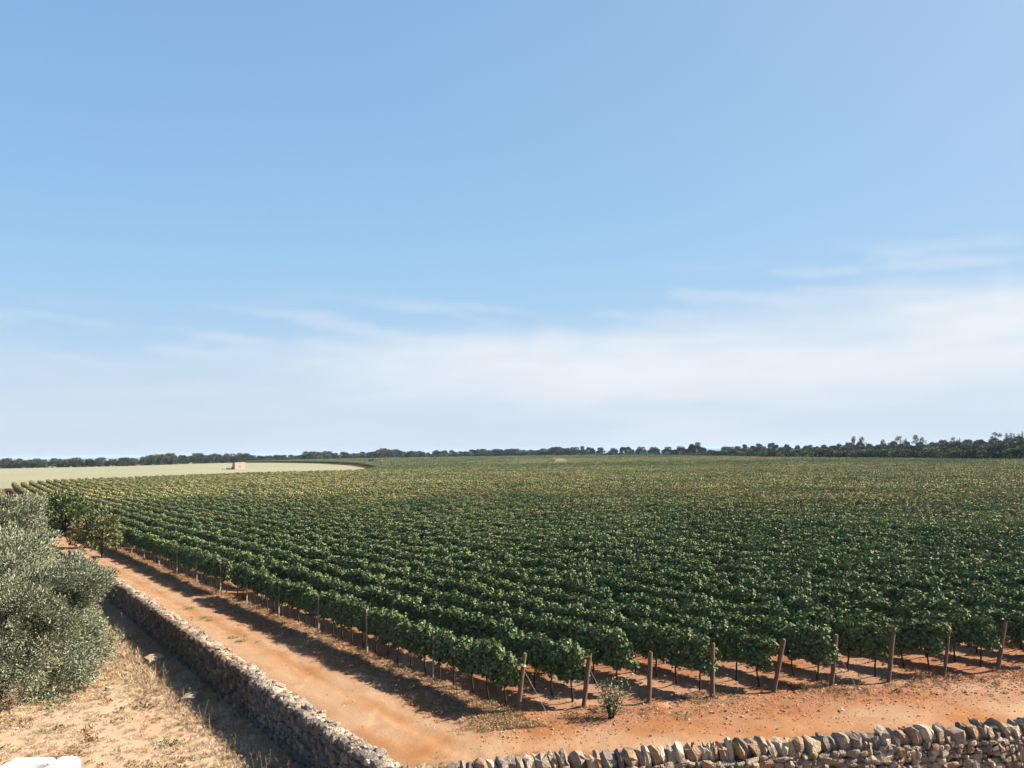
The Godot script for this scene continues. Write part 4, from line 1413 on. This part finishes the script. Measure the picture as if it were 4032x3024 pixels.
	for k in 9000:
		var s := pow(rng.randf(), 1.6) * 95.0 - 1.5
		var o := rng.randfn() * 0.55 + 0.75
		if o < 0.05 or o > 2.5: continue
		var q := row_at(-o / 1.98, maxf(s, 0.0))
		if s < 0.0: q += Vector2(0.58, 0.81) * -s
		var y := ground_y(q.x, q.y)
		if rng.randf() < 0.55: put.call(lb, lc, k % 3, q.x, y, q.y, rnd(0.35, 0.8), lin(0.34, 0.20, 0.11) * rnd(0.6, 1.2) if rng.randf() < 0.85 else lin(0.14, 0.17, 0.07))
		else: put.call(bag, col, k % 4, q.x, y, q.y, rnd(0.35, 0.75), straw[rng.randi() % 4] * rnd(0.75, 1.0))
	for k in 2200:
		var x := rnd(-2.6, 3.6)
		var q := Vector2(x, -21.0 - 0.16 * x - absf(rng.randfn()) * 0.55)
		if (q - CORNER).dot(side) > -0.55: continue
		put.call(bag, col, k % 4, q.x, ground_y(q.x, q.y), q.y, rnd(0.4, 0.9), straw[rng.randi() % 4] * rnd(0.6, 0.95))
	for k in 1500:     # thin dry weeds in front of the posts
		var x := rnd(-0.5, 19.0)
		var q := POST0 + FRONT * (x / 2.105) + Vector2(0.1, 1.0) * (absf(rng.randfn()) * 0.9 - 0.4)
		if noise_b.get_noise_2d(q.x * 8.0, q.y * 8.0) < -0.05: continue
		if rng.randf() < 0.5: put.call(lb, lc, k % 3, q.x, ground_y(q.x, q.y), q.y, rnd(0.4, 0.9), lin(0.24, 0.15, 0.08) * rnd(0.6, 1.2))
		else: put.call(bag, col, k % 4, q.x, ground_y(q.x, q.y), q.y, rnd(0.35, 0.8), straw[rng.randi() % 4] * 0.8)
	for e in [[1250.0, 2300.0], [1060.0, 2395.0], [740.0, 2395.0], [790.0, 2430.0], [815.0, 2445.0], [920.0, 2510.0], [955.0, 2525.0], [1795.0, 2805.0], [1970.0, 2815.0], [2690.0, 2820.0], [2520.0, 2745.0]]:     # green weeds
		var q := on_level(e[0], e[1])
		for w in 6: put.call(lb, lc, w % 3, q.x + rng.randfn() * 0.25, ground_y(q.x, q.z), q.z + rng.randfn() * 0.2, rnd(0.5, 0.9), lin(0.13, 0.16, 0.08))
	var verge := Node3D.new()
	verge.name = "verge_weeds"
	verge.set_meta("kind", "stuff"); verge.set_meta("label", "withered weeds and grass on the verges of the dirt track")
	add_child(verge)
	for k in 4: scatter("tufts", tufts[k], bag[k], col[k], verge)
	for k in 3: scatter("ground_leaves", leafy[k], lb[k], lc[k], verge)
	# clods of red earth and pale pebbles
	var cb: Array = fresh.call(3)
	var cc := [PackedColorArray(), PackedColorArray(), PackedColorArray()]
	for k in 10000:
		var i := rnd(-0.6, 11.0)
		var s := -absf(rng.randfn()) * 1.5 if rng.randf() < 0.55 else rnd(0.0, 14.0)
		var q := row_at(i, maxf(s, 0.0)) + Vector2(0.05, 1.0) * maxf(-s, 0.0)
		if not in_view(q.x, q.y): continue
		var e := rnd(0.012, 0.042) if rng.randf() < 0.95 else rnd(0.04, 0.085)
		var pebble := rng.randf() < 0.035
		cb[k % 3].append(Transform3D(Basis.from_euler(Vector3(rnd(0, 6), rnd(0, 6), 0)) * Basis.from_scale(Vector3(e * 1.3, e * 0.8, e)), Vector3(q.x, ground_y(q.x, q.y) + e * 0.15, q.y)))
		cc[k % 3].append(lin(0.5, 0.44, 0.36) if pebble else lin(0.275, 0.155, 0.095) * rnd(0.75, 1.25))
	for k in 1600:
		var z := -rnd(20.5, 60.0)
		var x := rnd(-0.5, 0.6) * -z
		var r := row_coords(x, z)
		if r.x > -0.9 and r.y > -1.0: continue
		if Vector2(x, z).length() < wall_reach(rad_to_deg(atan2(x, -z))) + 0.6: continue
		var e := rnd(0.012, 0.035)
		cb[k % 3].append(Transform3D(Basis.from_euler(Vector3(rnd(0, 6), rnd(0, 6), 0)) * Basis.from_scale(Vector3(e * 1.4, e * 0.8, e)), Vector3(x, ground_y(x, z) + e * 0.15, z)))
		cc[k % 3].append(lin(0.52, 0.44, 0.35) if rng.randf() < 0.35 else lin(0.22, 0.09, 0.04))
	var clods := Node3D.new()
	clods.name = "clods"
	clods.set_meta("kind", "stuff"); clods.set_meta("label", "clods of red earth and pebbles on the headland")
	add_child(clods)
	for k in 3:
		var m: ArrayMesh = rocks[k * 3].duplicate()
		m.surface_set_material(0, M.dry)
		scatter("clod", m, cb[k], cc[k], clods)
